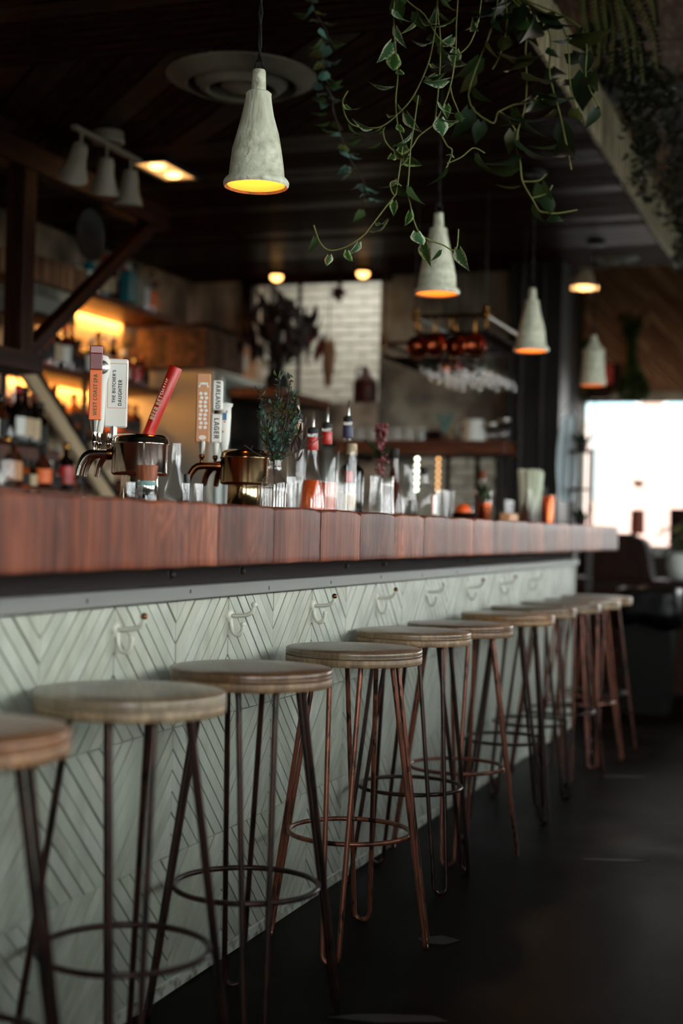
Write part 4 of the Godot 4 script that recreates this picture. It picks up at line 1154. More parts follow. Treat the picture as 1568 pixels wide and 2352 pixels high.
# ---------------------------------------------------------------- end wall behind the bar
func build_end_wall() -> void:
	var z0 := -9.5
	var z1 := -9.65
	var top := 2.875
	wall_run("wall_end", M.wall_grey, [[Vector3(-3.158, 1.62, z0), Vector3(-1.86, top, z1)], [Vector3(-3.158, 0, z0), Vector3(-2.885, 1.62, z1)], [Vector3(-2.285, 0, z0), Vector3(-1.86, 1.62, z1)], [Vector3(-2.885, 0, z0), Vector3(-2.285, 1.13, z1)]])
	wall_run("wall_end", M.wall, [[Vector3(-4.65, 0, z0), Vector3(-3.158, 1.967, z1)], [Vector3(-4.65, 1.967, z0), Vector3(-4.125, top, z1)]])
	wall_run("wall_end", M.wall_dark, [[Vector3(-4.65, top, z0), Vector3(-1.86, 3.93, z1)]])
	# kitchen behind: white bricks, lit by a ceiling panel
	var kb := wall_run("wall_kitchen", M.white_wall, [[Vector3(-4.65, 0, -10.9), Vector3(-2.3, 3.3, -11.05)]])
	wall_run("wall_kitchen_side", M.wall_dark, [[Vector3(-2.3, 0, -9.65), Vector3(-2.2, 3.93, -12.2)]])
	struct("ceiling_kitchen", slab(Vector3(-4.65, 3.3, -9.65), Vector3(-2.3, 3.4, -11.05), 0.0), M.white_wall)
	var bm := []
	for k in 3:
		bm.append(box(Vector3(0.207, 0.066, 0.03), [0.004, 0.006, 0.008][k]))
	for reg in [[-4.95, -3.45, 1.85, 3.2], [-3.4, -2.4, 1.0, 1.75]]:
		var y: float = reg[2]
		var r := 0
		while y < reg[3]:
			var x: float = reg[0] + (0.105 if r % 2 else 0.0)
			while x < reg[1]:
				if x > -4.6:
					part(kb, "brick", bm[rng.randi() % 3], M.white_brick, Vector3(x, y, -10.89 + rng.randf() * 0.006))
				x += 0.217
			y += 0.076
			r += 1
	var kl := thing("kitchen_light", "flat ceiling light panel in the kitchen beyond the opening", "ceiling light", Vector3(-3.6, 3.285, -10.2))
	part(kl, "panel_lamp", box(Vector3(1.2, 0.02, 0.5), 0.003), glow(Color(0.95, 1.0, 0.93), 1.0))
	var al := AreaLight3D.new()
	al.name = "panel_light"
	al.area_size = Vector2(1.2, 0.5)
	al.light_energy = 1.25
	al.light_color = Color(1.0, 0.99, 0.95)
	al.shadow_enabled = true
	add_child(al)
	al.transform = Transform3D(Basis(Vector3.RIGHT, -PI / 2), Vector3(-3.6, 3.26, -10.2))
	# opening frames
	var w := struct("window_4", slab(Vector3(-4.2, 1.9, -9.44), Vector3(-4.12, 2.86, -9.52), 0.004), M.brown_wood)
	var jamb := begin()
	add_box(jamb, Vector3(-3.62, 2.84, -9.46), Vector3(1.1, 0.05, 0.06), 0.004)
	add_box(jamb, Vector3(-3.8, 2.4, -9.58), Vector3(0.025, 0.88, 0.03), 0.003)
	add_box(jamb, Vector3(-4.02, 2.4, -9.58), Vector3(0.02, 0.88, 0.03), 0.003)
	part(w, "mullion", jamb.commit(), M.dark_wood)
	struct("window_5", slab(Vector3(-2.9, 1.1, -9.46), Vector3(-2.27, 1.135, -9.52), 0.003), M.dark_wood)
	var mul := begin()
	for x in [-2.66, -2.45]:
		add_box(mul, Vector3(x, 1.38, -9.58), Vector3(0.03, 0.5, 0.03), 0.003)
	struct("window_5", mul.commit(), M.dark_wood)
	# black pillar with conduits
	var p := struct("pillar", slab(Vector3(-2.14, 0, -9.2), Vector3(-1.83, 2.87, -9.48), 0.01), M.steel_black)
	for x in [-2.07, -1.93]:
		part(p, "conduit", tube([Vector3(x, 0.4, -9.18), Vector3(x, 2.0, -9.18), Vector3(x + 0.004, 2.86, -9.18)], 0.014, 8), M.bolt)
	part(p, "flange", slab(Vector3(-2.16, 0, -9.19), Vector3(-2.13, 2.87, -9.5), 0.003), M.steel_black)
	part(p, "flange", slab(Vector3(-1.84, 0, -9.19), Vector3(-1.81, 2.87, -9.5), 0.003), M.steel_black)
	solo("switch_box", "small grey switch box on the black pillar behind the straws", "switch box", box(Vector3(0.07, 0.09, 0.04), 0.006), M.grey, Vector3(-1.91, 1.33, -9.178))
	var cl := begin()
	for i in 10:
		for j in 8:
			var q := []
			for e in [[0, 0], [1, 0], [1, 1], [0, 1]]:
				var u: float = (i + e[0]) / 10.0
				var v: float = (j + e[1]) / 8.0
				var wid := 0.045 + 0.022 * sin(v * PI)
				q.append(Vector3((u - 0.5) * 2.0 * wid, -v * 0.55, 0.014 * sin(u * 14.0 + v * 2.0) + 0.02 * sin(v * PI)))
			for k in [0, 1, 2, 0, 2, 3]:
				cl.set_smooth_group(0)
				cl.add_vertex(q[k])
	cl.index()
	cl.generate_normals()
	var ap := M.cloth.duplicate() as StandardMaterial3D
	ap.cull_mode = BaseMaterial3D.CULL_DISABLED
	var apron := thing("apron", "blue-grey apron hanging from the right side of the black pillar", "apron", Vector3(-1.73, 1.83, -9.1))
	part(apron, "cloth", cl.commit(), ap)
	part(apron, "neck_strap", tube([Vector3(-0.04, -0.01, 0.0), Vector3(0, 0.09, -0.06), Vector3(0.04, -0.01, 0.0)], 0.005, 6), ap)
	solo("wall_hook", "small black hook that carries the apron", "hook", tube([Vector3(0, 0.0, -0.1), Vector3(0, 0.0, -0.05), Vector3(0, 0.012, -0.04)], 0.005, 6), M.black, Vector3(-1.75, 1.9, -9.09))
	# shelf with glassware
	var s := thing("glass_shelf", "thick dark wooden shelf holding glassware before the end wall", "shelf", Vector3(-2.675, 1.662, -9.19))
	rod(s, "shelf_board", Vector3(-0.58, -0.042, 0), Vector3(0.58, -0.042, 0), 0.58, 0.083, M.shelf_wood, Vector3.UP)
	for x in [-0.5, 0.5]:
		part(s, "post", box(Vector3(0.045, 1.58, 0.045), 0.003), M.black, Vector3(x, -0.872, 0.1))
		part(s, "bracket", box(Vector3(0.03, 0.03, 0.5), 0.003), M.black, Vector3(x, -0.099, 0))
	var tum := lathe([Vector2(0.03, 0.0), Vector2(0.036, 0.095), Vector2(0.0345, 0.095), Vector2(0.0285, 0.008), Vector2(0.0, 0.006)], 16)
	for k in 14:
		var g := solo("tumbler", "clear tumbler upside down in the rows at the shelf's left", "glass", tum, M.clear_t, Vector3(-3.2 + 0.085 * (k % 7), 1.758, -9.0 - 0.09 * (k / 7)), Basis(Vector3.RIGHT, PI), "upturned tumblers on the glass shelf")
		g.set_meta("label", "clear tumbler upside down in the rows at the shelf's left")
	solo("book", "dark flat case lying beside the upturned tumblers", "case", box(Vector3(0.14, 0.07, 0.2), 0.006), M.dark_wood, Vector3(-2.63, 1.698, -9.12))
	var ag := thing("glass_of_stirrers", "glass holding a fan of pale teal stirrers on the shelf", "glass", Vector3(-2.52, 1.663, -8.98))
	part(ag, "glass_body", lathe([Vector2(0, 0.002), Vector2(0.03, 0.0), Vector2(0.04, 0.085), Vector2(0.038, 0.085), Vector2(0.028, 0.008), Vector2(0, 0.008)], 18), M.clear)
	for k in 14:
		var a := TAU * k / 14.0
		part(ag, "stirrer", box(Vector3(0.01, 0.15, 0.003), 0.001), M.agave, Vector3(cos(a) * 0.028, 0.11, sin(a) * 0.028), Basis(Vector3(sin(a), 0, -cos(a)).normalized(), 0.4))
	var pit := thing("pitcher", "white enamel pitcher on the glass shelf", "pitcher", Vector3(-2.33, 1.663, -9.0))
	part(pit, "body", lathe([Vector2(0, 0.0), Vector2(0.078, 0.0), Vector2(0.08, 0.006), Vector2(0.062, 0.13), Vector2(0.064, 0.138), Vector2(0.058, 0.136), Vector2(0.07, 0.012), Vector2(0, 0.01)], 24), M.white)
	part(pit, "handle", tube(smooth_path([Vector3(-0.062, 0.12, 0), Vector3(-0.1, 0.1, 0), Vector3(-0.1, 0.05, 0), Vector3(-0.074, 0.03, 0)]), 0.006, 8), M.white)
	for k in 3:
		var j := thing("glass_jar", ["wide glass jar with lid at the shelf's right end", "lower glass jar in front at the shelf's right end", "glass jar stacked behind the lidded one"][k], "jar", [Vector3(-2.14, 1.663, -9.06), Vector3(-2.2, 1.663, -8.95), Vector3(-2.15, 1.663, -9.24)][k], 0.0, "glass jars on the shelf")
		var hh: float = [0.13, 0.09, 0.14][k]
		part(j, "glass_body", lathe([Vector2(0, 0.0), Vector2(0.04, 0.0), Vector2(0.045, 0.008), Vector2(0.045, hh * 0.8), Vector2(0.035, hh * 0.9), Vector2(0.035, hh)], 20), M.clear2)
		part(j, "lid", lathe([Vector2(0.04, hh), Vector2(0.042, hh + 0.004), Vector2(0.042, hh + 0.018), Vector2(0, hh + 0.02)], 18), M.steel)
	# strings of small lights under the shelf
	for k in 2:
		var fl := thing("light_string", ["brighter string of small round lights hanging under the shelf", "yellower string of small round lights hanging under the shelf"][k], "string light", [Vector3(-2.685, 1.575, -8.92), Vector3(-2.54, 1.575, -8.92)][k])
		part(fl, "wire", tube([Vector3(0, 0.003, 0), Vector3(0, -0.24, 0)], 0.0015, 5), M.black)
		for i in 6:
			part(fl, "bulb", lathe(ball_prof(0.0075, 6), 10), M.fairy if k == 0 else M.warm, Vector3(0, -0.035 - 0.04 * i, 0.004))
	# plank bridging to the fridge, with bouquet
	solo("plank_shelf", "reddish plank shelf between the fridge and the end wall", "shelf", box(Vector3(0.34, 0.06, 1.0), 0.006), M.shelf_wood, Vector3(-3.68, 1.945, -8.98))
	var v := thing("dried_bouquet", "dark dried flower bouquet in a vase on the plank shelf", "bouquet", Vector3(-3.66, 1.976, -8.85))
	part(v, "vase", lathe([Vector2(0, 0), Vector2(0.055, 0.0), Vector2(0.085, 0.05), Vector2(0.08, 0.11), Vector2(0.045, 0.14), Vector2(0.05, 0.155), Vector2(0.04, 0.15), Vector2(0, 0.14)], 20), M.black)
	for k in 84:
		var a := rng.randf() * TAU
		var o := rng.randf_range(0.03, 0.3)
		var hh := rng.randf_range(0.12, 0.5) * (1.0 - o * 0.5)
		var tip := Vector3(cos(a) * o, 0.13 + hh, sin(a) * o)
		part(v, "stem", tube(smooth_path([Vector3(0, 0.13, 0), Vector3(tip.x * 0.35, 0.13 + hh * 0.55, tip.z * 0.35), tip], 3), 0.003, 4), M.twig)
		var lf := part(v, "dried_leaf", leaf_mesh(rng.randf_range(0.12, 0.24), rng.randf_range(0.04, 0.07), 0.25, false), M.dry_red if k % 9 == 0 else M.dry, tip * 0.97 - Vector3(0, 0.06, 0), Basis(Vector3.UP, a) * Basis(Vector3.BACK, rng.randf_range(-0.7, 0.5)))
		lf.name = "dried_leaf" if k == 0 else lf.name
	var jug := thing("clay_jug", "brown narrow-necked clay jug on the sill of the bright opening", "jug", Vector3(-3.28, 1.968, -9.57))
	part(jug, "body", lathe([Vector2(0, 0), Vector2(0.078, 0), Vector2(0.086, 0.01), Vector2(0.088, 0.14), Vector2(0.078, 0.165), Vector2(0.045, 0.195), Vector2(0.024, 0.22), Vector2(0.02, 0.25), Vector2(0.025, 0.262), Vector2(0, 0.262)], 28), M.clay)
	part(jug, "handle", tube(smooth_path([Vector3(-0.02, 0.25, 0), Vector3(-0.055, 0.26, 0), Vector3(-0.07, 0.22, 0), Vector3(-0.06, 0.18, 0)]), 0.008, 8), M.clay)
	# hanging dried bunch and chains in the opening
	var hb := thing("dried_bunch", "tan dried bunch hanging on a chain in the bright opening", "dried flowers", Vector3(-3.5, 2.86, -9.4))
	part(hb, "chain", chain(0.46), M.bolt)
	for k in 24:
		var a := TAU * k / 24.0
		var o := 0.012 + 0.03 * (k % 3) / 2.0
		part(hb, "plume", lathe([Vector2(0.002, 0.0), Vector2(0.012, -0.06), Vector2(0.016, -0.17), Vector2(0.009, -0.26), Vector2(0, -0.3)], 6), M.pampas, Vector3(cos(a) * o, -0.44 - 0.02 * (k % 4), sin(a) * o), Basis(Vector3(sin(a), 0, -cos(a)), 0.1))
	var fb := thing("flower_bunch", "small dark flower bunch hanging upside down under the ceiling", "dried flowers", Vector3(-3.42, 2.86, -9.38))
	for k in 22:
		var a := rng.randf() * TAU
		var o := rng.randf() * 0.06
		part(fb, "petal", lathe(ball_prof(0.022, 5, 0, 0.7), 7), M.dry if k % 4 else M.dry_red, Vector3(cos(a) * o, -0.05 - rng.randf() * 0.13, sin(a) * o))
	part(fb, "stem", tube([Vector3(0, 0, 0), Vector3(0.005, -0.14, 0)], 0.008, 6), M.twig)
	for k in 2:
		var b := thing("ceiling_spot", ["small glowing round ceiling lamp over the left of the bright opening", "small glowing round ceiling lamp over the right of the bright opening"][k], "ceiling light", Vector3([-3.83, -3.19][k], 2.86, -9.2))
		part(b, "cup", lathe([Vector2(0.05, -0.03), Vector2(0.055, -0.028), Vector2(0.055, 0.0), Vector2(0, 0.0)], 20), M.brass)
		part(b, "bulb", lathe(ball_prof(0.042, 8, -0.035, 0.8), 18), M.warm)
		down_light(Vector3([-3.83, -3.19][k], 2.77, -9.2), Vector2(0.07, 0.07), Color(1, 0.7, 0.4), 0.02)
	# notice with a green band
	var nt := thing("notice", "pale notice sheet with a green band pinned below the opening", "notice", Vector3(-3.47, 1.5, -9.494))
	part(nt, "sheet", box(Vector3(0.16, 0.3, 0.003), 0.0005), M.white)
	part(nt, "band", box(Vector3(0.16, 0.05, 0.004), 0.0005), mat(Color(0.04, 0.2, 0.09), 0.6), Vector3(0, 0.17, 0))
	# hanging racks with pans and stemware
	rack("brass hanging rail rack with copper pans and stemware near the pillar", Vector3(-2.0, 2.2, -7.63), 0.38, 0.9)
	rack("second brass hanging rail rack farther back by the bright opening", Vector3(-2.5, 2.2, -8.6), 0.38, 0.86)
	var bowl := begin()
	add_lathe(bowl, [Vector2(0.058, 0.004), Vector2(0.062, 0.0), Vector2(0.062, -0.004), Vector2(0.059, -0.045), Vector2(0.046, -0.064), Vector2(0.0, -0.068)].map(func(q): return q), 26)
	var bowl_mesh := bowl.commit()
	for k in 5:
		var x: float = [-2.2, -2.1, -2.0, -1.89, -2.3][k]
		var z: float = [-7.28, -7.24, -7.3, -7.27, -8.3][k]
		var pan := thing("copper_pan", "copper saucepan hanging from the rail rack, %s" % ["leftmost of the close four", "second from left of the close four", "third from left, brightest face", "rightmost of the close four", "the one on the farther rack"][k], "pan", Vector3(x, 2.19, z), [0.5, 0.0, -0.3, 0.4, 0.2][k], "copper pans on the racks")
		part(pan, "bowl", bowl_mesh, M.copper, Vector3(0, -0.13, 0), Basis(Vector3.RIGHT, 1.2 + 0.15 * k))
		part(pan, "handle", tube([Vector3(0, 0.012, 0), Vector3(0, -0.02, 0.004), Vector3(0, -0.08, 0.0)], 0.006, 6), M.brass)
	var cup := lathe([Vector2(0.033, 0.0), Vector2(0.034, -0.004), Vector2(0.006, -0.01), Vector2(0.0038, -0.02), Vector2(0.0038, -0.1), Vector2(0.012, -0.112), Vector2(0.034, -0.14), Vector2(0.037, -0.17), Vector2(0.031, -0.225), Vector2(0.0295, -0.225), Vector2(0.0355, -0.17), Vector2(0.0325, -0.142), Vector2(0.0, -0.116)].map(func(q): return q), 18)
	for i in 4:
		for j in 5:
			solo("wine_glass", "clear stemmed glass hanging upside down from the brass rack", "wine glass", cup, M.clear3, Vector3(-2.15 + 0.1 * i, 2.1, -7.27 - 0.165 * j), Basis(), "hanging stemware")

func chain(l: float) -> ArrayMesh:
	var st := begin()
	var n := int(l / 0.024)
	for k in n:
		var pts := []
		for j in 8:
			var a := TAU * j / 8.0
			var q := Vector3(cos(a) * 0.006, -0.012 - 0.024 * k + sin(a) * 0.015, 0)
			pts.append(q if k % 2 else Vector3(0, q.y, q.x))
		add_tube(st, pts, 0.0018, 4, true)
	return st.commit()

func rack(label: String, at: Vector3, w: float, l: float) -> void:
	var t := thing("rail_rack", label, "hanging rack", at)
	for s in [-1.0, 1.0]:
		part(t, "side_rail", tube([Vector3(s * w / 2, 0, -l / 2), Vector3(s * w / 2, 0, l / 2)], 0.013, 10), M.steel)
		part(t, "end_rail", tube([Vector3(-w / 2, 0, s * l / 2), Vector3(w / 2, 0, s * l / 2)], 0.011, 10), M.brass)
		for e in [-1.0, 1.0]:
			var c := Vector3(s * w / 2, 0, e * l / 2)
			part(t, "finial", lathe(ball_prof(0.024, 8, 0.0, 0.9) , 14), M.brass, c)
			part(t, "finial", lathe(ball_prof(0.018, 8), 14), M.brass, c + Vector3(0, 0.035, 0))
			part(t, "hanger", tube([c + Vector3(0, 0.05, 0), c + Vector3(0, 0.66, 0)], 0.004, 6), M.black)
	for k in 8:
		part(t, "slat", box(Vector3(w + 0.02, 0.012, 0.018), 0.002), M.dark_wood, Vector3(0, -0.085, -l / 2 + l * (k + 0.5) / 8.0))
	for s in [-1.0, 0.0, 1.0]:
		part(t, "glass_runner", box(Vector3(0.02, 0.012, l), 0.002), M.dark_wood, Vector3(s * w / 2, -0.07, 0))
		part(t, "drop", box(Vector3(0.01, 0.06, 0.01), 0.001), M.brass, Vector3(s * w / 2, -0.036, l / 2 - 0.01))

# ---------------------------------------------------------------- far room at right
func build_far_room() -> void:
	# far wall with a bright shop window
	var wf := wall_run("wall_far", M.wall_dark, [[Vector3(-2.3, 2.24, -12.2), Vector3(3.4, 4.0, -12.35)], [Vector3(-2.3, 0, -12.2), Vector3(3.4, 0.95, -12.35)], [Vector3(2.4, 0.95, -12.2), Vector3(3.4, 2.24, -12.35)]])
	for z in [[Rect2(-2.2, 2.3, 0.55, 1.6), -PI / 4], [Rect2(-1.65, 2.3, 0.85, 1.6), -PI / 4], [Rect2(-0.8, 2.3, 0.85, 1.6), PI / 4]]:
		for poly in strips(z[0], z[1], 0.15, 0.006):
			var mid := Vector2.ZERO
			for p in poly:
				mid += p / poly.size()
			var local := []
			for p in poly:
				local.append((p - mid).rotated(PI / 2 - z[1]))
			part(wf, "cladding_board", piece(local, 0.02, 0.003), M.red_wood if rng.randf() < 0.6 else M.red_wood2, Vector3(mid.x, mid.y, -12.178 + rng.randf() * 0.004), Basis(Vector3.BACK, z[1] - PI / 2))
	var w := struct("window_6", slab(Vector3(-2.3, 2.2, -12.12), Vector3(2.5, 2.285, -12.2), 0.006), M.wall_grey)
	var fr := begin()
	for x in [-2.2, -0.95, 0.3, 1.4, 2.38]:
		add_box(fr, Vector3(x, 1.58, -12.27), Vector3(0.05, 1.3, 0.06), 0.004)
	add_box(fr, Vector3(0.08, 0.97, -12.25), Vector3(4.6, 0.05, 0.16), 0.004)
	part(w, "frame", fr.commit(), M.white)
	part(w, "pane", slab(Vector3(-2.2, 0.97, -12.285), Vector3(2.4, 2.22, -12.292), 0.0), M.pane)
	# paper sheet on the glass
	var sh := mat(Color(0.92, 0.94, 0.93), 0.6)
	sh.backlight_enabled = true
	sh.backlight = Color(0.9, 0.9, 0.9)
	solo("paper_sign", "blank white backlit paper sheet stuck on the shop window", "paper sheet", box(Vector3(0.34, 0.72, 0.002), 0.0005), sh, Vector3(-1.98, 1.72, -12.275))
	# across the street: brick building
	var bld := thing("brick_building", "pale brick building across the street, seen through the shop window", "building", Vector3(-2.6, -0.2, -19.5))
	part(bld, "wall", box(Vector3(8, 5.5, 0.4), 0.0), M.mortar, Vector3(0, 2.75, 0))
	var bricks := begin()
	var yy := 0.2
	var r := 0
	while yy < 3.2:
		var x := -2.2 + (0.12 if r % 2 else 0.0)
		while x < 2.6:
			add_box(bricks, Vector3(x, yy, 0.205), Vector3(0.225, 0.068, 0.03), 0.0)
			x += 0.24
		yy += 0.082
		r += 1
	var bs := part(bld, "brick", bricks.commit(), M.red_brick2)
	bs.set_meta("kind", "stuff")
	for k in 4:
		var wn := part(bld, "window_frame", box(Vector3(0.8, 0.36, 0.06), 0.004), M.white, Vector3(-1.6 + 1.1 * k, 2.98, 0.22))
		part(wn, "pane", box(Vector3(0.66, 0.25, 0.02), 0.002), mat(Color(0.6, 0.72, 0.75), 0.1), Vector3(0, 0, 0.03))
	# lamp, climbing plants, red sign and speaker on the far wall
	var la := thing("hanging_lamp", "small lit cone lamp just right of the black pillar's top", "lamp", Vector3(-1.91, 2.9, -10.5))
	part(la, "shade", lathe([Vector2(0.11, 0.0), Vector2(0.105, 0.02), Vector2(0.05, 0.13), Vector2(0.02, 0.16), Vector2(0, 0.165)], 24), mat(Color(0.85, 0.8, 0.72), 0.6))
	part(la, "bulb", lathe(ball_prof(0.05, 8), 16), M.warm, Vector3(0, 0.03, 0))
	part(la, "cord", tube([Vector3(0, 0.16, 0), Vector3(0, 1.01, 0)], 0.006, 6), M.black)
	spot_bulb(la, Vector3(0, 0.03, 0), Color(1, 0.8, 0.62), 0.45, 0.05)
	var sg := thing("exit_sign", "small red sign box behind the farthest pendant lamp", "sign", Vector3(-1.98, 2.43, -12.08))
	part(sg, "box", box(Vector3(0.1, 0.16, 0.06), 0.006), M.red)
	part(sg, "bracket", box(Vector3(0.16, 0.2, 0.02), 0.01), M.dark_wood, Vector3(0.03, 0, -0.04))
	solo("speaker_box", "brown speaker box below the red sign above the window", "speaker", box(Vector3(0.17, 0.11, 0.12), 0.008), M.dark_wood, Vector3(-2.02, 2.27, -12.0))
	# console counter and what stands on it
	var c := thing("service_console", "dark wooden service counter with horizontal boards beyond the bar's end", "counter", Vector3(-0.75, 0, -10.05))
	part(c, "carcass", box(Vector3(2.2, 0.74, 0.5), 0.0), M.black, Vector3(0, 0.37, 0))
	part(c, "worktop", box(Vector3(2.24, 0.035, 0.56), 0.006), M.dark_wood, Vector3(0, 0.757, 0))
	for k in 5:
		rod(c, "front_board", Vector3(-1.1, 0.08 + 0.145 * k, 0.262), Vector3(1.1, 0.08 + 0.145 * k, 0.262), 0.138, 0.022, M.brown_wood if k % 2 else M.dark_wood, Vector3.BACK)
	var bk := thing("raised_stand", "dark wooden raised stand with rounded corner on the service counter", "stand", Vector3(-1.5, 0.775, -9.95))
	var poly := [Vector2(-0.22, 0), Vector2(0.22, 0), Vector2(0.19, 0.16)]
	for k in 5:
		var a := PI / 2 * k / 4.0
		poly.append(Vector2(0.09 + 0.09 * cos(a), 0.215 + 0.08 * sin(a)))
	poly.append(Vector2(-0.22, 0.295))
	part(bk, "front", piece(poly, 0.24, 0.006), M.dark_wood, Vector3(0, 0, 0.1))
	part(bk, "top_lip", box(Vector3(0.3, 0.016, 0.26), 0.004), M.brown_wood, Vector3(-0.06, 0.302, -0.02))
	var tp := thing("wooden_vase", "reddish wooden vase with a glass bud tube on the raised stand", "vase", Vector3(-1.39, 1.086, -9.9))
	part(tp, "body", lathe([Vector2(0, 0), Vector2(0.044, 0), Vector2(0.048, 0.006), Vector2(0.045, 0.16), Vector2(0.04, 0.163), Vector2(0, 0.15)], 20), M.terra)
	part(tp, "bud_tube", lathe([Vector2(0.012, 0.15), Vector2(0.02, 0.2), Vector2(0.013, 0.28), Vector2(0.016, 0.31)], 14), M.clear)
	part(tp, "stem", tube([Vector3(0, 0.15, 0), Vector3(0.003, 0.34, 0)], 0.0025, 5), M.stem)
	part(tp, "flower_cap", lathe([Vector2(0.0, 0.315), Vector2(0.02, 0.33), Vector2(0.045, 0.35), Vector2(0.04, 0.362), Vector2(0, 0.368)], 14), M.leaf_dark)
	# tall bookcase-like pedestal behind, with a lantern
	solo("pedestal", "tall dark pedestal against the window carrying the black lantern", "pedestal", box(Vector3(0.5, 1.28, 0.4), 0.01), M.dark_wood, Vector3(-1.02, 0.64, -10.9))
	var ln := thing("lantern", "black lantern with two candles standing before the shop window", "lantern", Vector3(-1.1, 1.281, -10.85))
	for q in [[-1, -1], [1, -1], [1, 1], [-1, 1]]:
		part(ln, "post", box(Vector3(0.022, 0.3, 0.022), 0.002), M.black, Vector3(q[0] * 0.05, 0.15, q[1] * 0.05))
	part(ln, "base", box(Vector3(0.14, 0.02, 0.14), 0.003), M.black, Vector3(0, 0.01, 0))
	part(ln, "lid", box(Vector3(0.14, 0.025, 0.14), 0.004), M.black, Vector3(0, 0.305, 0))
	part(ln, "pane", box(Vector3(0.08, 0.25, 0.08), 0.0), M.clear, Vector3(0, 0.15, 0))
	for s in [-0.02, 0.02]:
		part(ln, "candle", lathe([Vector2(0, 0), Vector2(0.014, 0), Vector2(0.014, 0.06), Vector2(0, 0.062)], 12), M.cream, Vector3(s, 0.02, 0))
	var wp := thing("white_planter", "large white round planter with a leafy plant at the right edge", "planter", Vector3(-1.05, 0.776, -9.9))
	part(wp, "pot", lathe([Vector2(0, 0), Vector2(0.09, 0.0), Vector2(0.125, 0.03), Vector2(0.14, 0.09), Vector2(0.135, 0.16), Vector2(0.125, 0.19), Vector2(0.115, 0.188), Vector2(0.12, 0.15), Vector2(0, 0.15)], 30), M.white)
	part(wp, "soil", lathe([Vector2(0.118, 0.165), Vector2(0, 0.17)], 20), M.soil)
	var lm := leaf_mesh(0.11, 0.075, 0.35, true)
	for k in 30:
		var a := rng.randf() * TAU
		var o := rng.randf_range(0.05, 0.2)
		var tip := Vector3(cos(a) * o, 0.17 + rng.randf_range(0.02, 0.28) * (1.2 - o * 3.0), sin(a) * o)
		part(wp, "stem", tube(smooth_path([Vector3(cos(a) * 0.04, 0.165, sin(a) * 0.04), Vector3(tip.x * 0.6, tip.y + 0.02, tip.z * 0.6), tip], 3), 0.0025, 4), M.stem_dark)
		part(wp, "leaf", lm, M.leaf_mid if k % 3 else M.leaf_dark, tip, Basis(Vector3.UP, PI / 2 - a + 0.3 * sin(k * 3.0)) * Basis(Vector3.RIGHT, rng.randf_range(1.6, 2.5)))
	# bin with black bag
	var bn := thing("waste_bin", "dark grey waste bin with a black liner after the last stool", "bin", Vector3(-1.16, 0, -8.85))
	var q4 := begin()
	var bw := [[0.13, 0.0], [0.165, 0.68], [0.172, 0.69], [0.172, 0.73], [0.16, 0.73]]
	for i in bw.size() - 1:
		for k in 4:
			var e0 := Vector3([1, 1, -1, -1][k], 0, [1, -1, -1, 1][k])
			var e1 := Vector3([1, 1, -1, -1][(k + 1) % 4], 0, [1, -1, -1, 1][(k + 1) % 4])
			var p := [e0 * bw[i][0] + Vector3(0, bw[i][1], 0), e1 * bw[i][0] + Vector3(0, bw[i][1], 0), e1 * bw[i + 1][0] + Vector3(0, bw[i + 1][1], 0), e0 * bw[i + 1][0] + Vector3(0, bw[i + 1][1], 0)]
			tri_out(q4, p[0], p[1], p[2], Vector3(0, 0.4, 0))
			tri_out(q4, p[0], p[2], p[3], Vector3(0, 0.4, 0))
	part(bn, "shell", q4.commit(), M.bin)
	var ln2 := begin()
	var prof := [[0.176, 0.56], [0.188, 0.53], [0.187, 0.62], [0.182, 0.7], [0.186, 0.745], [0.174, 0.757], [0.16, 0.745], [0.145, 0.6]]
	for i in prof.size() - 1:
		for j in 40:
			var q := []
			for e in [[j, i], [j + 1, i], [j + 1, i + 1], [j, i + 1]]:
				var ang: float = TAU * (e[0] % 40) / 40.0
				var sq := 1.0 / maxf(absf(cos(ang)), absf(sin(ang)))
				var rr: float = prof[e[1]][0] * minf(sq, 1.25) + 0.007 * sin(ang * 9.0 + e[1] * 1.7) * (1.0 if e[1] < 6 else 0.3)
				q.append(Vector3(cos(ang) * rr, prof[e[1]][1] + 0.02 * sin(ang * 4.0 + 1.0) * (1.0 if e[1] < 2 else 0.2), sin(ang) * rr))
			for k in [0, 1, 2, 0, 2, 3]:
				ln2.set_smooth_group(0)
				ln2.add_vertex(q[k])
	ln2.index()
	ln2.generate_normals()
	var bag2 := M.bag.duplicate() as StandardMaterial3D
	bag2.cull_mode = BaseMaterial3D.CULL_DISABLED
	part(bn, "liner", ln2.commit(), bag2)
	# slim metal plant stand
	var ps := thing("plant_stand", "slim black metal plant stand against the bright window by the pillar", "plant stand", Vector3(-1.63, 0, -9.05))
	for q in [[-1, -1], [1, -1], [1, 1], [-1, 1]]:
		part(ps, "post", tube([Vector3(q[0] * 0.06, 0, q[1] * 0.06), Vector3(q[0] * 0.06, 1.62, q[1] * 0.06)], 0.008, 8), M.black)
	for y in [0.6, 1.12, 1.36, 1.6]:
		part(ps, "tier", box(Vector3(0.14, 0.012, 0.14), 0.002), M.black, Vector3(0, y, 0))
	for k in 2:
		var pt := thing("small_pot_plant", ["little potted plant on the top tier of the metal stand", "little potted plant on the middle tier of the metal stand"][k], "pot plant", Vector3(-1.63, [1.607, 1.127][k], -9.05))
		part(pt, "pot", lathe([Vector2(0, 0), Vector2(0.03, 0), Vector2(0.038, 0.05), Vector2(0.033, 0.05), Vector2(0, 0.04)], 14), M.black)
		for i in 6:
			var a := TAU * i / 6.0
			part(pt, "leaf", leaf_mesh(0.11, 0.04, 0.5, false), M.leaf_dark, Vector3(0, 0.04, 0), Basis(Vector3.UP, a) * Basis(Vector3.RIGHT, 0.9 + 0.2 * (i % 2)))

# ---------------------------------------------------------------- things standing on the bar top
const BT := 1.1215

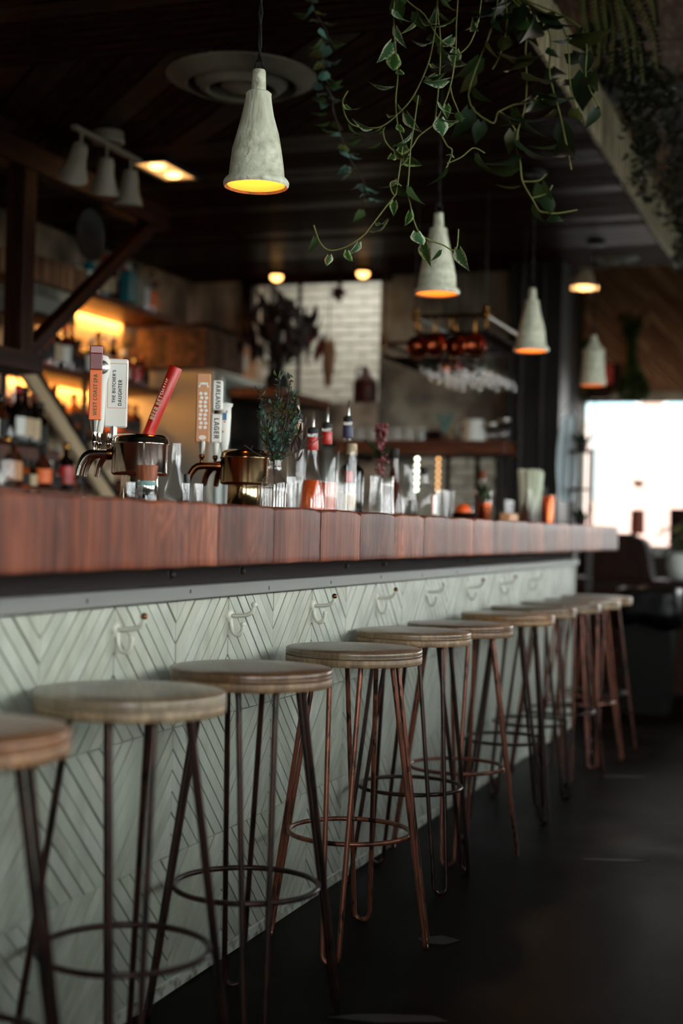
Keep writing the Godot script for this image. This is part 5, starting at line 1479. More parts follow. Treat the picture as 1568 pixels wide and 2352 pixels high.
func glass_cup(r0: float, r1: float, h: float) -> ArrayMesh:
	return lathe([Vector2(0, 0.001), Vector2(r0 * 0.9, 0.0), Vector2(r0, 0.003), Vector2(r1, h), Vector2(r1 - 0.0018, h), Vector2(r0 - 0.002, 0.012), Vector2(0, 0.011)], 24)

func build_bar_things() -> void:
	var t := thing("corked_glass", "small glass jar with large wooden stopper before the first tap tower", "glass jar", Vector3(-1.5, BT, -2.872))
	part(t, "glass_body", lathe([Vector2(0, 0.001), Vector2(0.019, 0.0), Vector2(0.023, 0.003), Vector2(0.0225, 0.03), Vector2(0.019, 0.037), Vector2(0.019, 0.042)], 24), M.clear2)
	part(t, "coffee_beans", lathe([Vector2(0, 0.003), Vector2(0.018, 0.003), Vector2(0.019, 0.02), Vector2(0, 0.023)], 16), M.g_dark)
	part(t, "stopper_ring", lathe([Vector2(0, 0.038), Vector2(0.0205, 0.038), Vector2(0.0212, 0.04), Vector2(0.0212, 0.049), Vector2(0, 0.05)], 24), M.agave)
	part(t, "wooden_stopper", lathe([Vector2(0, 0.05), Vector2(0.0212, 0.05), Vector2(0.0252, 0.083), Vector2(0.0247, 0.0845), Vector2(0, 0.0845)], 28), M.cork)
	var sg := glass_cup(0.017, 0.019, 0.044)
	solo("shot_glass", "small shot glass left of the corked jar", "shot glass", sg, M.clear2, Vector3(-1.5, BT, -2.815), Basis(), "shot glasses on the bar")
	solo("shot_glass", "left of two shot glasses right of the flask", "shot glass", glass_cup(0.0145, 0.0165, 0.052), M.clear2, Vector3(-1.5, BT, -3.09), Basis(), "shot glasses on the bar")
	solo("shot_glass", "right of two shot glasses right of the flask", "shot glass", glass_cup(0.0145, 0.0165, 0.054), M.clear2, Vector3(-1.5, BT, -3.165), Basis(), "shot glasses on the bar")
	t = thing("jigger", "black pour cap standing behind the two shot glasses", "pour cap", Vector3(-1.56, BT, -3.2))
	part(t, "body", lathe([Vector2(0, 0), Vector2(0.014, 0), Vector2(0.012, 0.05), Vector2(0.009, 0.056), Vector2(0.0075, 0.078), Vector2(0, 0.08)], 16), M.black)
	t = thing("glass_flask", "conical clear glass flask with narrow neck beside the tap tower", "flask", Vector3(-1.5, BT, -3.019))
	part(t, "glass_body", lathe([Vector2(0, 0.001), Vector2(0.03, 0.0), Vector2(0.0335, 0.004), Vector2(0.03, 0.016), Vector2(0.0125, 0.083), Vector2(0.0105, 0.095), Vector2(0.0105, 0.14), Vector2(0.0118, 0.1435), Vector2(0.0095, 0.1435), Vector2(0.0088, 0.094), Vector2(0.028, 0.014), Vector2(0, 0.004)], 28), M.clear2)
	# bottle vase with eucalyptus
	t = thing("bottle_vase", "clear round-shouldered bottle with eucalyptus and dry twigs", "vase", Vector3(-1.5, BT, -3.626))
	part(t, "glass_body", lathe([Vector2(0, 0.002), Vector2(0.032, 0.0), Vector2(0.036, 0.005), Vector2(0.036, 0.072), Vector2(0.033, 0.084), Vector2(0.024, 0.092), Vector2(0.0185, 0.096), Vector2(0.0175, 0.128), Vector2(0.02, 0.131), Vector2(0.02, 0.136), Vector2(0.016, 0.136), Vector2(0.0155, 0.098), Vector2(0.033, 0.07), Vector2(0.033, 0.007), Vector2(0, 0.006)], 30), M.clear2)
	part(t, "water", lathe([Vector2(0, 0.007), Vector2(0.0325, 0.007), Vector2(0.0325, 0.06), Vector2(0, 0.06)], 24), M.water)
	var el := leaf_mesh(0.02, 0.011, 0.25, false)
	var el2 := leaf_mesh(0.015, 0.009, 0.2, false)
	for k in 11:
		var lean := Vector3(0.03 * sin(k * 1.7), 0.0, 0.035 * cos(k * 2.1) - 0.015)
		var hh := 0.1 + 0.035 * (k % 5)
		var pts := smooth_path([Vector3(0, 0.02, 0), Vector3(lean.x * 0.1, 0.13, lean.z * 0.1), Vector3(lean.x * 0.9, 0.13 + hh * 0.5, lean.z * 0.9), Vector3(lean.x * 1.5, 0.12 + hh, lean.z * 1.3)], 6)
		part(t, "stem", tube(pts, 0.0018, 4), M.twig)
		for j in range(7, pts.size()):
			for s in 4:
				var b := Basis(Vector3.UP, rng.randf() * TAU) * Basis(Vector3.RIGHT, rng.randf_range(0.4, 1.9))
				part(t, "leaf", el if rng.randf() < 0.5 else el2, M.leaf_blue if rng.randf() < 0.65 else M.leaf_mid, pts[j] + Vector3(rng.randf_range(-0.008, 0.008), rng.randf_range(-0.01, 0.01), rng.randf_range(-0.008, 0.008)), b)
	for k in 16:
		var dirz := -0.05 - 0.16 * rng.randf() if k % 4 else 0.08
		var e := Vector3(rng.randf_range(-0.06, 0.08), 0.17 + 0.19 * rng.randf(), dirz)
		var m2 := Vector3(e.x * 0.45, 0.13 + (e.y - 0.13) * 0.4, e.z * 0.5 + 0.01 * sin(k * 1.0))
		var tw := smooth_path([Vector3(0, 0.08, 0), Vector3(0, 0.135, -0.003), m2, e], 4)
		part(t, "twig", tube(tw, 0.0013, 4), M.twig)
		for j in 3:
			var p0: Vector3 = tw[6 + j * 2]
			part(t, "twig", tube([p0, p0 + Vector3(rng.randf_range(-0.03, 0.03), rng.randf_range(0.0, 0.04), rng.randf_range(-0.045, 0.01))], 0.0009, 3), M.twig)
	for k in 70:   # dense dark heather at the right of the bottle mouth
		var o := Vector3(rng.randf_range(-0.04, 0.04), 0.135 + rng.randf() * 0.12, -0.02 - rng.randf() * 0.12)
		part(t, "dried_sprig", leaf_mesh(0.045, 0.008, 0.4, false), M.dry if k % 3 else M.leaf_dark, o, Basis(Vector3.UP, rng.randf() * TAU) * Basis(Vector3.RIGHT, rng.randf_range(-0.6, 0.9)))
	solo("tumbler", "clear tumbler between the bottle vase and amber bottles", "glass", glass_cup(0.019, 0.025, 0.105), M.clear2, Vector3(-1.58, BT, -3.98))
	pour_bottle("pour-spout bottle with red neck band and amber liquid, left of the group", Vector3(-1.58, BT, -4.121), "cone", "liq_amber", "red")
	pour_bottle("pour-spout bottle with red neck ring and deep amber liquid, middle of the group", Vector3(-1.6, BT, -4.3), "tall", "liq_amber", "red")
	pour_bottle("pour-spout bottle with navy neck sleeve, right of the group", Vector3(-1.55, BT, -4.36), "slim", "water", "navy")
	pour_bottle("slender pour-spout bottle half hidden behind the red-banded one", Vector3(-1.68, BT, -4.24), "slim", "water", "cream")
	bottle("bitters", "clear", "cream", "red", Vector3(-1.58, BT, -4.46), "small bottle with cream label and dark red cap right of the spout bottles")
	bottle("flask", "g_dark", "", "cream", Vector3(-1.62, BT, -4.6), "dark bottle with pale cap left of the flower jar")
	# jar with flower
	t = thing("flower_jar", "wide clear water glass holding one dusty pink flower stem", "vase", Vector3(-1.56, BT, -4.76))
	part(t, "glass_body", lathe([Vector2(0, 0.002), Vector2(0.042, 0.0), Vector2(0.046, 0.005), Vector2(0.04, 0.11), Vector2(0.042, 0.14), Vector2(0.0405, 0.14), Vector2(0.038, 0.11), Vector2(0.0435, 0.008), Vector2(0, 0.007)], 30), M.clear2)
	part(t, "water", lathe([Vector2(0, 0.009), Vector2(0.043, 0.009), Vector2(0.04, 0.08), Vector2(0, 0.08)], 24), M.water)
	var fs := smooth_path([Vector3(0.01, 0.012, -0.02), Vector3(0, 0.14, -0.01), Vector3(0.0, 0.22, 0.015), Vector3(0.01, 0.3, 0.02)], 6)
	part(t, "stem", tube(fs, 0.003, 5), M.dry_red)
	for k in 75:
		var f := rng.randf()
		var o := Vector3(rng.randf_range(-0.02, 0.02), lerpf(0.15, 0.32, f * f if k % 2 else 0.75 + f * 0.25), rng.randf_range(-0.018, 0.022) + 0.015)
		part(t, "blossom", lathe(ball_prof(0.005 + 0.004 * f, 5), 7), M.bloom if k % 4 else M.dry_red, o)
	for k in 5:
		part(t, "leaf", leaf_mesh(0.06, 0.03, 0.4, false), M.leaf_dark, Vector3(0, 0.2 + 0.01 * k, 0.03 + 0.012 * k), Basis(Vector3.UP, k * 1.3) * Basis(Vector3.RIGHT, 1.2))
	bottle("cone", "g_brown", "", "ink", Vector3(-1.6, BT, -5.02), "brown cone-shaped bottle right of the flower jar", "", "cone_bottle")
	solo("clear_decanter", "clear conical decanter right of the brown cone bottle", "decanter", lathe([Vector2(0, 0.001), Vector2(0.036, 0.0), Vector2(0.04, 0.006), Vector2(0.02, 0.12), Vector2(0.014, 0.16), Vector2(0.017, 0.2)], 24), M.clear2, Vector3(-1.58, BT, -5.14))
	t = thing("gin_bottle", "square-shouldered clear bottle with orange-edged white label", "bottle", Vector3(-1.58, BT, -5.35), PI / 4)
	part(t, "glass_body", lathe([Vector2(0, 0.002), Vector2(0.044, 0.0), Vector2(0.047, 0.004), Vector2(0.047, 0.1), Vector2(0.036, 0.122), Vector2(0.014, 0.135), Vector2(0.013, 0.175)], 8), M.clear2)
	part(t, "paper_label", box(Vector3(0.05, 0.075, 0.001), 0.0), M.white, Vector3(0.0315, 0.055, 0.0315), Basis(Vector3.UP, PI / 4))
	part(t, "label_edge", box(Vector3(0.012, 0.075, 0.0012), 0.0), M.orange, Vector3(0.0315 - 0.0165, 0.055, 0.0315 + 0.0165), Basis(Vector3.UP, PI / 4))
	part(t, "stopper", lathe([Vector2(0, 0.172), Vector2(0.014, 0.172), Vector2(0.015, 0.2), Vector2(0, 0.202)], 14), M.ink)
	for k in 2:
		solo("highball_glass", ["left slim tall glass right of the square bottle", "right slim tall glass right of the square bottle"][k], "glass", glass_cup(0.016, 0.018, 0.12), M.clear2, Vector3(-1.58, BT, -5.59 - 0.14 * k), Basis(), "slim tall glasses")
	t = thing("fruit_bowl", "dark wooden bowl holding one bright orange", "bowl", Vector3(-1.6, BT, -6.03))
	part(t, "bowl", lathe([Vector2(0, 0.0), Vector2(0.05, 0.0), Vector2(0.068, 0.035), Vector2(0.064, 0.035), Vector2(0.046, 0.008), Vector2(0, 0.006)], 26), M.dark_wood)
	solo("orange", "bright orange fruit lying in the dark wooden bowl", "orange", lathe(ball_prof(0.034, 10), 20), M.fruit, Vector3(-1.6, BT + 0.04, -6.03))
	t = thing("copper_cup", "copper cup with a small green herb right of the orange", "cup", Vector3(-1.58, BT, -6.33))
	part(t, "cup", lathe([Vector2(0, 0.0), Vector2(0.028, 0.0), Vector2(0.03, 0.004), Vector2(0.032, 0.085), Vector2(0.03, 0.085), Vector2(0.028, 0.006), Vector2(0, 0.005)], 24), M.copper)
	for k in 14:
		part(t, "leaf", leaf_mesh(0.05, 0.022, 0.4, false), M.leaf_mid if k % 2 else M.leaf_dark, Vector3(0.015 * sin(k * 2.0), 0.08 + 0.004 * k, 0.015 * cos(k * 2.0)), Basis(Vector3.UP, k * 2.4) * Basis(Vector3.RIGHT, 0.3 + 0.09 * (k % 7)))
	t = thing("tube_rack", "small wooden rack of glass tubes before the straws", "rack", Vector3(-1.56, BT, -6.74))
	part(t, "block", box(Vector3(0.05, 0.045, 0.17), 0.004), M.tan, Vector3(0, 0.0225, 0))
	for k in 4:
		part(t, "glass_tube", lathe([Vector2(0, 0.01), Vector2(0.007, 0.012), Vector2(0.008, 0.09)], 12), M.clear2, Vector3(0, 0.02, -0.06 + 0.04 * k))
	bottle("flask", "clear", "", "cork", Vector3(-1.66, BT, -6.6), "clear stoppered bottle behind the tube rack")
	# straws
	t = thing("straw_canister", "tall steel canister packed with pale paper straws", "canister", Vector3(-1.58, BT, -7.3))
	part(t, "canister", lathe([Vector2(0, 0.0), Vector2(0.05, 0.0), Vector2(0.052, 0.004), Vector2(0.052, 0.18), Vector2(0.049, 0.18), Vector2(0.049, 0.008), Vector2(0, 0.006)], 28), M.steel)
	var sm := tube([Vector3(0, 0.02, 0), Vector3(0, 0.275, 0)], 0.006, 7)
	for k in 60:
		var a := k * 2.39996
		var o := 0.046 * sqrt((k + 0.5) / 60.0)
		part(t, "straw", sm, M.straw, Vector3(cos(a) * o * 0.9, rng.randf_range(-0.012, 0.012), sin(a) * o * 0.9), Basis(Vector3(sin(a), 0, -cos(a)), 0.1 * o / 0.05 + rng.randf_range(-0.03, 0.03)))
	t = thing("copper_shaker", "narrow copper shaker right of the straw canister", "shaker", Vector3(-1.52, BT, -7.48))
	part(t, "cup", lathe([Vector2(0, 0), Vector2(0.026, 0), Vector2(0.03, 0.15), Vector2(0.028, 0.155)], 20), M.copper)
	part(t, "rim", tube(ring_path(0.03, 20, 0.153), 0.002, 5, true), M.steel)

func pour_bottle(label: String, at: Vector3, kind: String, liq: String, band: String) -> void:
	var s := bottle_shape(kind)
	var t := thing("pour_bottle", label, "bottle", at, 0.0, "pour-spout bottles on the bar")
	part(t, "glass_body", s[0], M.clear2)
	var R: float = {"cone": 0.038, "tall": 0.034, "slim": 0.027}[kind]
	var lp := [Vector2(0, 0.006), Vector2(R, 0.006), Vector2(R, 0.012), Vector2(R, 0.1), Vector2(0, 0.1)]
	if kind == "cone":
		lp = [Vector2(0, 0.006), Vector2(0.037, 0.006), Vector2(0.0375, 0.02), Vector2(0.031, 0.075), Vector2(0.026, 0.1), Vector2(0, 0.1)]
	part(t, "liquid", lathe(lp, 20), M[liq])
	var h: float = s[3]
	part(t, "neck_band", lathe([Vector2(0.0165, h - 0.052), Vector2(0.0172, h - 0.05), Vector2(0.0172, h - 0.014), Vector2(0.0165, h - 0.012)], 18), M[band])
	part(t, "stopper", lathe([Vector2(0, h), Vector2(0.0165, h), Vector2(0.016, h + 0.014), Vector2(0.007, h + 0.02), Vector2(0, h + 0.02)], 14), M.ink)
	part(t, "spout", tube([Vector3(0, h + 0.016, 0), Vector3(0, h + 0.04, 0.0), Vector3(0.002, h + 0.055, 0.004), Vector3(0.006, h + 0.068, 0.01)], [0.006, 0.005, 0.004, 0.003], 8), M.steel)

# ---------------------------------------------------------------- beer taps
func lettering(parent: Node3D, called: String, s: String, h: float, m: Material, at: Vector3, b: Basis, bold := true) -> void:
	var tm := TextMesh.new()
	var f := SystemFont.new()
	f.font_names = PackedStringArray(["Droid Sans"])
	f.font_weight = 700 if bold else 400
	tm.font = f
	tm.text = s
	tm.font_size = 48
	tm.pixel_size = h / 35.0
	tm.depth = 0.0006
	part(parent, called, tm, m, at, b)

func tap_tower(label: String, at: Vector3, brassy: bool) -> Node3D:
	var t := thing("tap_tower", label, "tap tower", at)
	var m: Material = M.chrome_warm if brassy else M.chrome
	part(t, "column", lathe([Vector2(0, 0), Vector2(0.058, 0), Vector2(0.058, 0.008), Vector2(0.05, 0.014), Vector2(0.048, 0.07), Vector2(0.05, 0.078)], 32), m)
	part(t, "drum", lathe([Vector2(0, 0.074), Vector2(0.066, 0.074), Vector2(0.071, 0.078), Vector2(0.072, 0.082), Vector2(0.072, 0.15), Vector2(0.0735, 0.152), Vector2(0.0735, 0.157), Vector2(0.072, 0.159), Vector2(0.071, 0.166), Vector2(0.067, 0.173), Vector2(0.06, 0.177), Vector2(0, 0.181)], 48), m)
	part(t, "lid_ring", tube(ring_path(0.0725, 48, 0.1545), 0.0022, 8, true), m)
	return t

func faucet(t: Node3D, ang: float, m: Material, R := 0.104, y := 0.128) -> void:
	# stands out of the drum along ang (0 = +x, towards the seats; turning about y); the lever is R from the drum's axis
	var b := Basis(Vector3.UP, ang)
	var d := R - 0.104
	var pts := [Vector3(0.068, 0, 0), Vector3(0.1 + d, 0, 0), Vector3(0.122 + d, -0.006, 0), Vector3(0.138 + d, -0.028, 0), Vector3(0.146 + d, -0.056, 0)]
	var f := part(t, "faucet", tube(smooth_path(pts, 4), [0.011, 0.011, 0.011, 0.01, 0.01, 0.0105, 0.0105, 0.0105, 0.0105, 0.0105, 0.01, 0.0098, 0.0095, 0.0092, 0.009, 0.0088, 0.0085], 14), m, Vector3(0, y, 0), b)
	part(f, "collar", lathe([Vector2(0, 0.0), Vector2(0.015, 0.0), Vector2(0.0155, 0.004), Vector2(0.0155, 0.014), Vector2(0, 0.016)], 16), M.bronze, Vector3(0.07, 0, 0), Basis(Vector3.BACK, -PI / 2))
	part(f, "lever", lathe([Vector2(0, 0.0), Vector2(0.006, 0.004), Vector2(0.005, 0.014), Vector2(0.0085, 0.02), Vector2(0.0085, 0.026), Vector2(0.0055, 0.03), Vector2(0.0065, 0.05), Vector2(0, 0.052)], 14), m, Vector3(R, 0.006, 0))

func handle_at(called: String, label: String, tower: Vector3, ang: float, R := 0.104) -> Node3D:
	var off := Basis(Vector3.UP, ang) * Vector3(R, 0, 0)
	var t := thing(called, label, "tap handle", tower + off + Vector3(0, 0.182, 0))
	# fronts look at the people on the stools
	t.basis = Basis(Vector3.UP, deg_to_rad(28))
	return t

func build_taps() -> void:
	var a := Vector3(-1.706, BT, -3.228)
	var t := tap_tower("first polished steel drum tap tower with three spouts at its left", a, false)
	var dirs := [deg_to_rad(200), deg_to_rad(175), deg_to_rad(160), deg_to_rad(105)]
	var reach := [0.118, 0.128, 0.124, 0.104]
	for k in 4:
		faucet(t, dirs[k], M.chrome, reach[k])
	var UPW := Basis(Vector3.BACK, PI / 2)      # text that reads upwards
	var DNW := Basis(Vector3.BACK, -PI / 2)
	# orange stick
	var h := handle_at("tap_lever", "maroon and orange stick tap handle lettered WEST COAST IPA", a, dirs[0], reach[0])
	part(h, "ferrule", lathe([Vector2(0, 0.0), Vector2(0.008, 0.0), Vector2(0.013, 0.03), Vector2(0, 0.031)], 16), M.steel)
	part(h, "lower_stick", box(Vector3(0.031, 0.128, 0.022), 0.002), M.orange, Vector3(0, 0.094, 0))
	part(h, "upper_stick", box(Vector3(0.0315, 0.042, 0.0225), 0.002), M.maroon, Vector3(0, 0.179, 0))
	part(h, "top_block", box(Vector3(0.032, 0.02, 0.023), 0.002), mat(Color(0.5, 0.13, 0.14), 0.3), Vector3(0, 0.209, 0))
	lettering(h, "lettering", "WEST COAST IPA", 0.0098, M.olive, Vector3(0.0, 0.094, 0.0113), UPW)
	# white paddle with round head
	h = handle_at("tap_lever", "white paddle tap handle with round head behind the orange stick", a, dirs[1], reach[1])
	part(h, "paddle", lathe([Vector2(0, 0), Vector2(0.01, 0.0), Vector2(0.013, 0.02), Vector2(0.0165, 0.1), Vector2(0.017, 0.13), Vector2(0.022, 0.15), Vector2(0.026, 0.17), Vector2(0.025, 0.188), Vector2(0.018, 0.2), Vector2(0, 0.205)], 24), M.white, Vector3.ZERO, Basis.from_scale(Vector3(1, 1, 0.55)))
	part(h, "badge", lathe([Vector2(0, 0.0), Vector2(0.017, 0.0), Vector2(0.018, 0.002), Vector2(0.015, 0.004), Vector2(0, 0.0045)], 24), M.steel, Vector3(0.004, 0.17, 0.0135), Basis(Vector3.RIGHT, PI / 2))
	# white board
	h = handle_at("tap_lever", "flat cream board tap handle lettered THE BUTCHER'S DAUGHTER", a, dirs[2])
	part(h, "ferrule", lathe([Vector2(0, -0.01), Vector2(0.008, -0.01), Vector2(0.01, 0.02), Vector2(0, 0.02)], 14), M.steel)
	part(h, "board", box(Vector3(0.06, 0.178, 0.017), 0.004), M.white, Vector3(0.004, 0.106, 0))
	var fr := begin()
	for s in [-1.0, 1.0]:
		add_box(fr, Vector3(0.006 + s * 0.0235, 0.125, 0.0088), Vector3(0.0012, 0.115, 0.0006), 0.0)
		add_box(fr, Vector3(0.006, 0.125 + s * 0.0575, 0.0088), Vector3(0.047, 0.0012, 0.0006), 0.0)
	part(h, "border", fr.commit(), M.tan)
	lettering(h, "lettering", "THE BUTCHER'S", 0.0085, M.ink, Vector3(-0.002, 0.123, 0.0088), UPW)
	lettering(h, "lettering", "DAUGHTER", 0.0095, M.ink, Vector3(0.014, 0.107, 0.0088), UPW)
	# red cylinder
	h = handle_at("tap_lever", "tilted red cylinder tap handle with pale lettering over the drum", a, dirs[3])
	h.position = a + Vector3(0.004, 0.176, -0.028)
	h.basis = Basis(Vector3.UP, deg_to_rad(19.75)) * Basis(Vector3.BACK, deg_to_rad(-21))
	part(h, "cylinder", lathe([Vector2(0, 0.0), Vector2(0.0145, 0.0), Vector2(0.0165, 0.19), Vector2(0.0155, 0.192), Vector2(0, 0.193)], 28), M.red)
	lettering(h, "lettering", "BEER BETSHAUS", 0.011, M.cream, Vector3(-0.004, 0.1, 0.0152), UPW)
	# second tower
	var c := Vector3(-1.7, BT, -3.875)
	t = tap_tower("second brassy drum tap tower, behind the two shot glasses", c, true)
	var d2 := [deg_to_rad(200), deg_to_rad(165), deg_to_rad(147)]
	for k in 3:
		faucet(t, d2[k], M.bronze, [0.128, 0.114, 0.116][k])
	h = handle_at("tap_lever", "tan board tap handle with pale ornaments, left of the second tower", c, d2[0], 0.128)
	part(h, "ferrule", lathe([Vector2(0, -0.02), Vector2(0.007, -0.02), Vector2(0.011, 0.02), Vector2(0, 0.02)], 14), M.steel)
	part(h, "board", box(Vector3(0.042, 0.205, 0.016), 0.003), M.tan, Vector3(0, 0.118, 0))
	var orn := begin()
	for k in 9:
		for s in [-1.0, 1.0]:
			add_box(orn, Vector3(s * 0.007 + 0.002 * sin(k * 2.0), 0.06 + 0.0125 * k, 0.0083), Vector3(0.009, 0.0085, 0.0006), 0.0, Basis(Vector3.BACK, 0.4 * s))
	add_box(orn, Vector3(0, 0.19, 0.0083), Vector3(0.026, 0.007, 0.0006), 0.0)
	for s in [-1.0, 1.0]:
		add_box(orn, Vector3(s * 0.011, 0.186, 0.0083), Vector3(0.005, 0.016, 0.0006), 0.0, Basis(Vector3.BACK, s * 0.3))
	part(h, "ornament", orn.commit(), M.white)
	part(h, "oval", lathe([Vector2(0, 0), Vector2(0.011, 0), Vector2(0.011, 0.0006), Vector2(0, 0.0006)], 20), M.white, Vector3(0, 0.03, 0.008), Basis(Vector3.RIGHT, PI / 2) * Basis.from_scale(Vector3(1, 1, 0.6)))
	h = handle_at("tap_lever", "white two-block tap handle lettered FARLAND LAGER", c, d2[1], 0.114)
	part(h, "ferrule", lathe([Vector2(0, -0.02), Vector2(0.006, -0.02), Vector2(0.01, 0.02), Vector2(0, 0.02)], 14), M.white)
	part(h, "lower_block", box(Vector3(0.032, 0.088, 0.024), 0.004), M.white, Vector3(0, 0.062, 0))
	part(h, "upper_block", box(Vector3(0.032, 0.09, 0.024), 0.004), M.white, Vector3(0.002, 0.162, 0))
	part(h, "joint", lathe([Vector2(0, 0.1), Vector2(0.007, 0.1), Vector2(0.007, 0.12), Vector2(0, 0.12)], 12), M.dark_wood)
	lettering(h, "lettering", "LAGER", 0.015, M.ink, Vector3(0.0, 0.062, 0.0122), DNW)
	lettering(h, "lettering", "FARLAND", 0.0135, M.ink, Vector3(0.002, 0.162, 0.0122), DNW)
	h = handle_at("tap_lever", "round white tap handle with blue patch and flared cap", c, d2[2], 0.116)
	part(h, "body", lathe([Vector2(0, -0.01), Vector2(0.009, -0.01), Vector2(0.016, 0.03), Vector2(0.019, 0.1), Vector2(0.0185, 0.128), Vector2(0.022, 0.132), Vector2(0.024, 0.14), Vector2(0, 0.146)], 24), M.white)
	part(h, "patch", box(Vector3(0.012, 0.022, 0.002), 0.0005), M.blue, Vector3(-0.002, 0.1, 0.0185))
	for k in 3:
		part(h, "dot", lathe(ball_prof(0.0035, 5), 8), M.tan, Vector3(0.004 - 0.005 * k, 0.115 - 0.03 * k, 0.018))

# ---------------------------------------------------------------- plants
func leaf_mesh(len: float, wid: float, bend: float, heart: bool) -> ArrayMesh:
	# base at the origin, grows along +y, face to +z, tip bends back
	var st := begin()
	var n := 6
	var g := []
	for i in n + 1:
		var f := float(i) / n
		var w: float
		if heart:
			w = wid * 0.5 * sin(PI * pow(f, 0.55)) * (1.08 - 0.35 * f) if i < n else 0.0
			if i == 0:
				w = wid * 0.2
		else:
			w = wid * 0.5 * sin(PI * pow(f, 0.85))
		var row := []
		for j in 5:
			var s := (j - 2) / 2.0
			var back := -0.12 * len * (1.0 - absf(s)) * 0.0 - (0.16 * len * absf(s) if heart and i == 0 else 0.0)
			row.append([Vector3(s * w, f * len + back, -bend * len * f * f * 0.6 + absf(s) * w * 0.35), Vector2(0.5 + s * 0.49, f)])
		g.append(row)
	for i in n:
		for j in 4:
			for k in [[0, 0], [0, 1], [1, 1], [0, 0], [1, 1], [1, 0]]:
				st.set_smooth_group(0)
				st.set_uv(g[i + k[0]][j + k[1]][1])
				st.add_vertex(g[i + k[0]][j + k[1]][0])
	st.index()
	st.generate_normals()
	return st.commit()

func hang(t: Node3D, pts: Array, r: float, stem_m: Material, leaves: Array, mats: Array, step: float, from: float, anchor := Vector3.ZERO) -> void:
	var p := pts.duplicate()
	if anchor != Vector3.ZERO:
		p.pop_front()
		p = [anchor, anchor + Vector3(0.11, 0.012, 0), anchor + Vector3(0.115, -0.1, 0), anchor + Vector3(0.11, -0.32, 0)] + p
	var path := smooth_path(p, 5)
	part(t, "stem", tube(path, r, 5), stem_m)
	var l := 0.0
	var nxt := from
	for i in path.size() - 1:
		l += (path[i + 1] - path[i]).length()
		if l >= nxt:
			nxt += step * rng.randf_range(0.6, 1.4)
			var yaw := rng.randf() * TAU
			var b := Basis(Vector3.UP, yaw) * Basis(Vector3.RIGHT, rng.randf_range(1.7, 2.9)) * Basis(Vector3.UP, rng.randf_range(-0.4, 0.4))
			var off := b * Vector3(0, 0.018, 0)
			part(t, "leaf", leaves[rng.randi() % leaves.size()], mats[rng.randi() % mats.size()], path[i] + off, b)

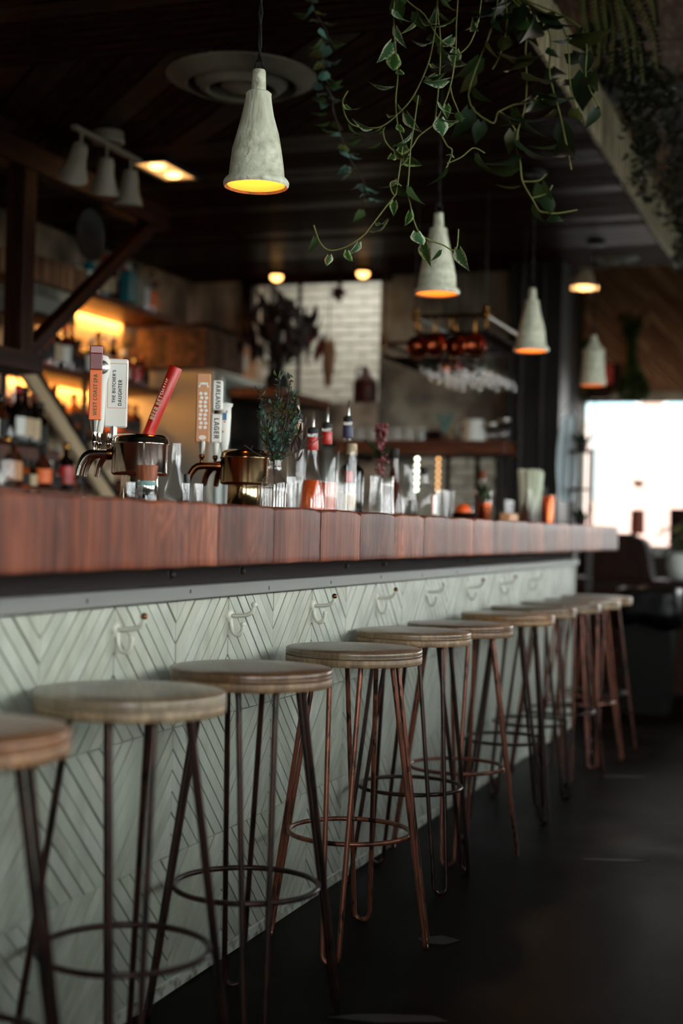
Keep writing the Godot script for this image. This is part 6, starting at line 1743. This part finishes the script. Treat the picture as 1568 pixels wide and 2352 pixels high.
func build_plants() -> void:
	# planter trough on top of the fascia
	var tr := thing("planter_trough", "dark planter trough running along the top of the white fascia", "planter", Vector3(-1.21, 3.085, -6.4))
	part(tr, "trough", box(Vector3(0.12, 0.16, 6.2), 0.01), M.black)
	part(tr, "soil", box(Vector3(0.1, 0.02, 6.1), 0.0), M.soil, Vector3(0, 0.075, 0))
	var big := [leaf_mesh(0.068, 0.046, 0.5, true), leaf_mesh(0.055, 0.04, 0.8, true), leaf_mesh(0.042, 0.026, 0.3, true), leaf_mesh(0.06, 0.026, 1.0, true)]
	var t := thing("variegated_pothos", "cream-edged trailing pothos hanging above the second pendant lamp", "hanging plant")
	for s in POTHOS:
		var a: Vector3 = s[0]
		hang(t, s, 0.0022, M.stem, big, [M.vari0, M.vari1, M.vari2, M.leaf_mid], 0.048, 0.1, Vector3(-1.18, 3.13, a.z) if a.y > 2.7 else Vector3.ZERO)
	var wide := [leaf_mesh(0.13, 0.085, 0.6, true), leaf_mesh(0.1, 0.07, 0.9, true), leaf_mesh(0.07, 0.05, 0.5, true)]
	t = thing("dark_philodendron", "dark-leaved philodendron hanging over the white fascia edge", "hanging plant")
	for s in PHILO:
		var a: Vector3 = s[0]
		hang(t, s, 0.0026, M.stem, wide, [M.leaf_dark, M.leaf_dark, M.leaf_mid, M.leaf_yel], 0.06, 0.06, Vector3(-1.18, 3.13, a.z) if a.y > 2.7 else Vector3.ZERO)
	t = thing("string_vine", "thin trailing vine with small blue-green round leaves by the round vent", "hanging plant")
	var small := [leaf_mesh(0.03, 0.03, 0.5, true), leaf_mesh(0.024, 0.026, 0.8, true)]
	for k in 2:
		hang(t, STRING[0], 0.0018, M.stem_dark, small, [M.leaf_blue, M.leaf_blue, M.leaf_mid, M.leaf_yel], 0.02, 0.35)
	t = thing("boston_fern", "arching fern with long fronds at the top right", "fern")
	for s in FERN:
		var path := smooth_path([Vector3(-1.16, 3.14, s[0].z)] + s, 9)
		part(t, "rachis", tube(path, 0.002, 4), M.stem_dark)
		var st := begin()
		for i in range(4, path.size() - 1):
			var d: Vector3 = (path[i + 1] - path[i]).normalized()
			var side := d.cross(Vector3(0.3, 0.1, 1)).normalized()
			var ll := 0.05 * (1.0 - 0.75 * float(i) / path.size())
			for sub in 1:
				var p0: Vector3 = path[i]
				for e in [-1.0, 1.0]:
					var tip: Vector3 = p0 + side * e * ll + d * ll * 0.35 + Vector3(0, -0.006, 0)
					var nn := d.cross(side)
					for q in [p0 - d * 0.006, tip, p0 + d * 0.006]:
						st.set_normal(nn)
						st.add_vertex(q)
		var fr := part(t, "frond", st.commit(), M.leaf_fern)
		fr.set_meta("kind", "stuff")
	# small-leaved creepers that spill over the far fascia
	var tiny := [leaf_mesh(0.045, 0.03, 0.5, false), leaf_mesh(0.035, 0.028, 0.7, true)]
	for g in 3:
		t = thing("trailing_creeper", ["small-leaved dark creeper spilling down below the fern", "dense dark creeper hanging over the middle of the far fascia", "bushy dark creeper at the far right end of the fascia"][g], "hanging plant")
		var st := begin()
		var lf := begin()
		for k in 3:
			var s: Array = IVY[[[0, 1, 2], [6, 3, 8], [4, 5, 7]][g][k]]
			for rep in [2, 3, 4][g]:
				var j := Vector3(rng.randf_range(-0.05, 0.06), rng.randf_range(-0.04, 0.05), rng.randf_range(-0.3, 0.25))
				var p := [Vector3(-1.16, 3.14, s[0].z)]
				for v in s:
					p.append(v + j * rng.randf_range(0.6, 1.3))
				var path := smooth_path(p, 7)
				add_tube(st, path, 0.002, 4)
				for q in path:
					for e in 3:
						var b := Basis(Vector3.UP, rng.randf() * TAU) * Basis(Vector3.RIGHT, rng.randf_range(1.2, 2.9))
						lf.append_from(tiny[rng.randi() % 2], 0, Transform3D(b, q + Vector3(rng.randf_range(-0.04, 0.04), rng.randf_range(-0.03, 0.03), rng.randf_range(-0.05, 0.05))))
		part(t, "stem", st.commit(), M.stem_dark)
		var fo := part(t, "foliage", lf.commit(), M.leaf_ivy)
		fo.set_meta("kind", "stuff")
	# climbers on the far wall
	for g in 2:
		t = thing("wall_climber", ["hanging climber on the herringbone wall above the window", "small climber on the herringbone wall just right of the pillar"][g], "climbing plant", [Vector3(-1.8, 2.95, -12.1), Vector3(-2.13, 2.75, -12.1)][g])
		var lf := begin()
		for k in [260, 90][g]:
			var y: float = -rng.randf() * [0.72, 0.5][g]
			var x: float = rng.randf_range(-1, 1) * [0.12, 0.06][g] * (0.55 + 0.45 * sin(y * 9.0 + 1.0)) + [-0.12 * y * 0.6, 0.0][g]
			var b := Basis(Vector3.UP, rng.randf_range(-1.0, 1.0)) * Basis(Vector3.RIGHT, rng.randf_range(2.0, 3.0))
			lf.append_from(wide[2], 0, Transform3D(b, Vector3(x, y, rng.randf_range(-0.03, 0.05))))
		part(t, "stem", tube(smooth_path([Vector3(0, 0.05, -0.03), Vector3(0.03, -0.25, 0), Vector3(0.06, -0.6, 0)], 4), 0.006, 5), M.stem_dark)
		var fo := part(t, "foliage", lf.commit(), M.leaf_mid)
		fo.set_meta("kind", "stuff")
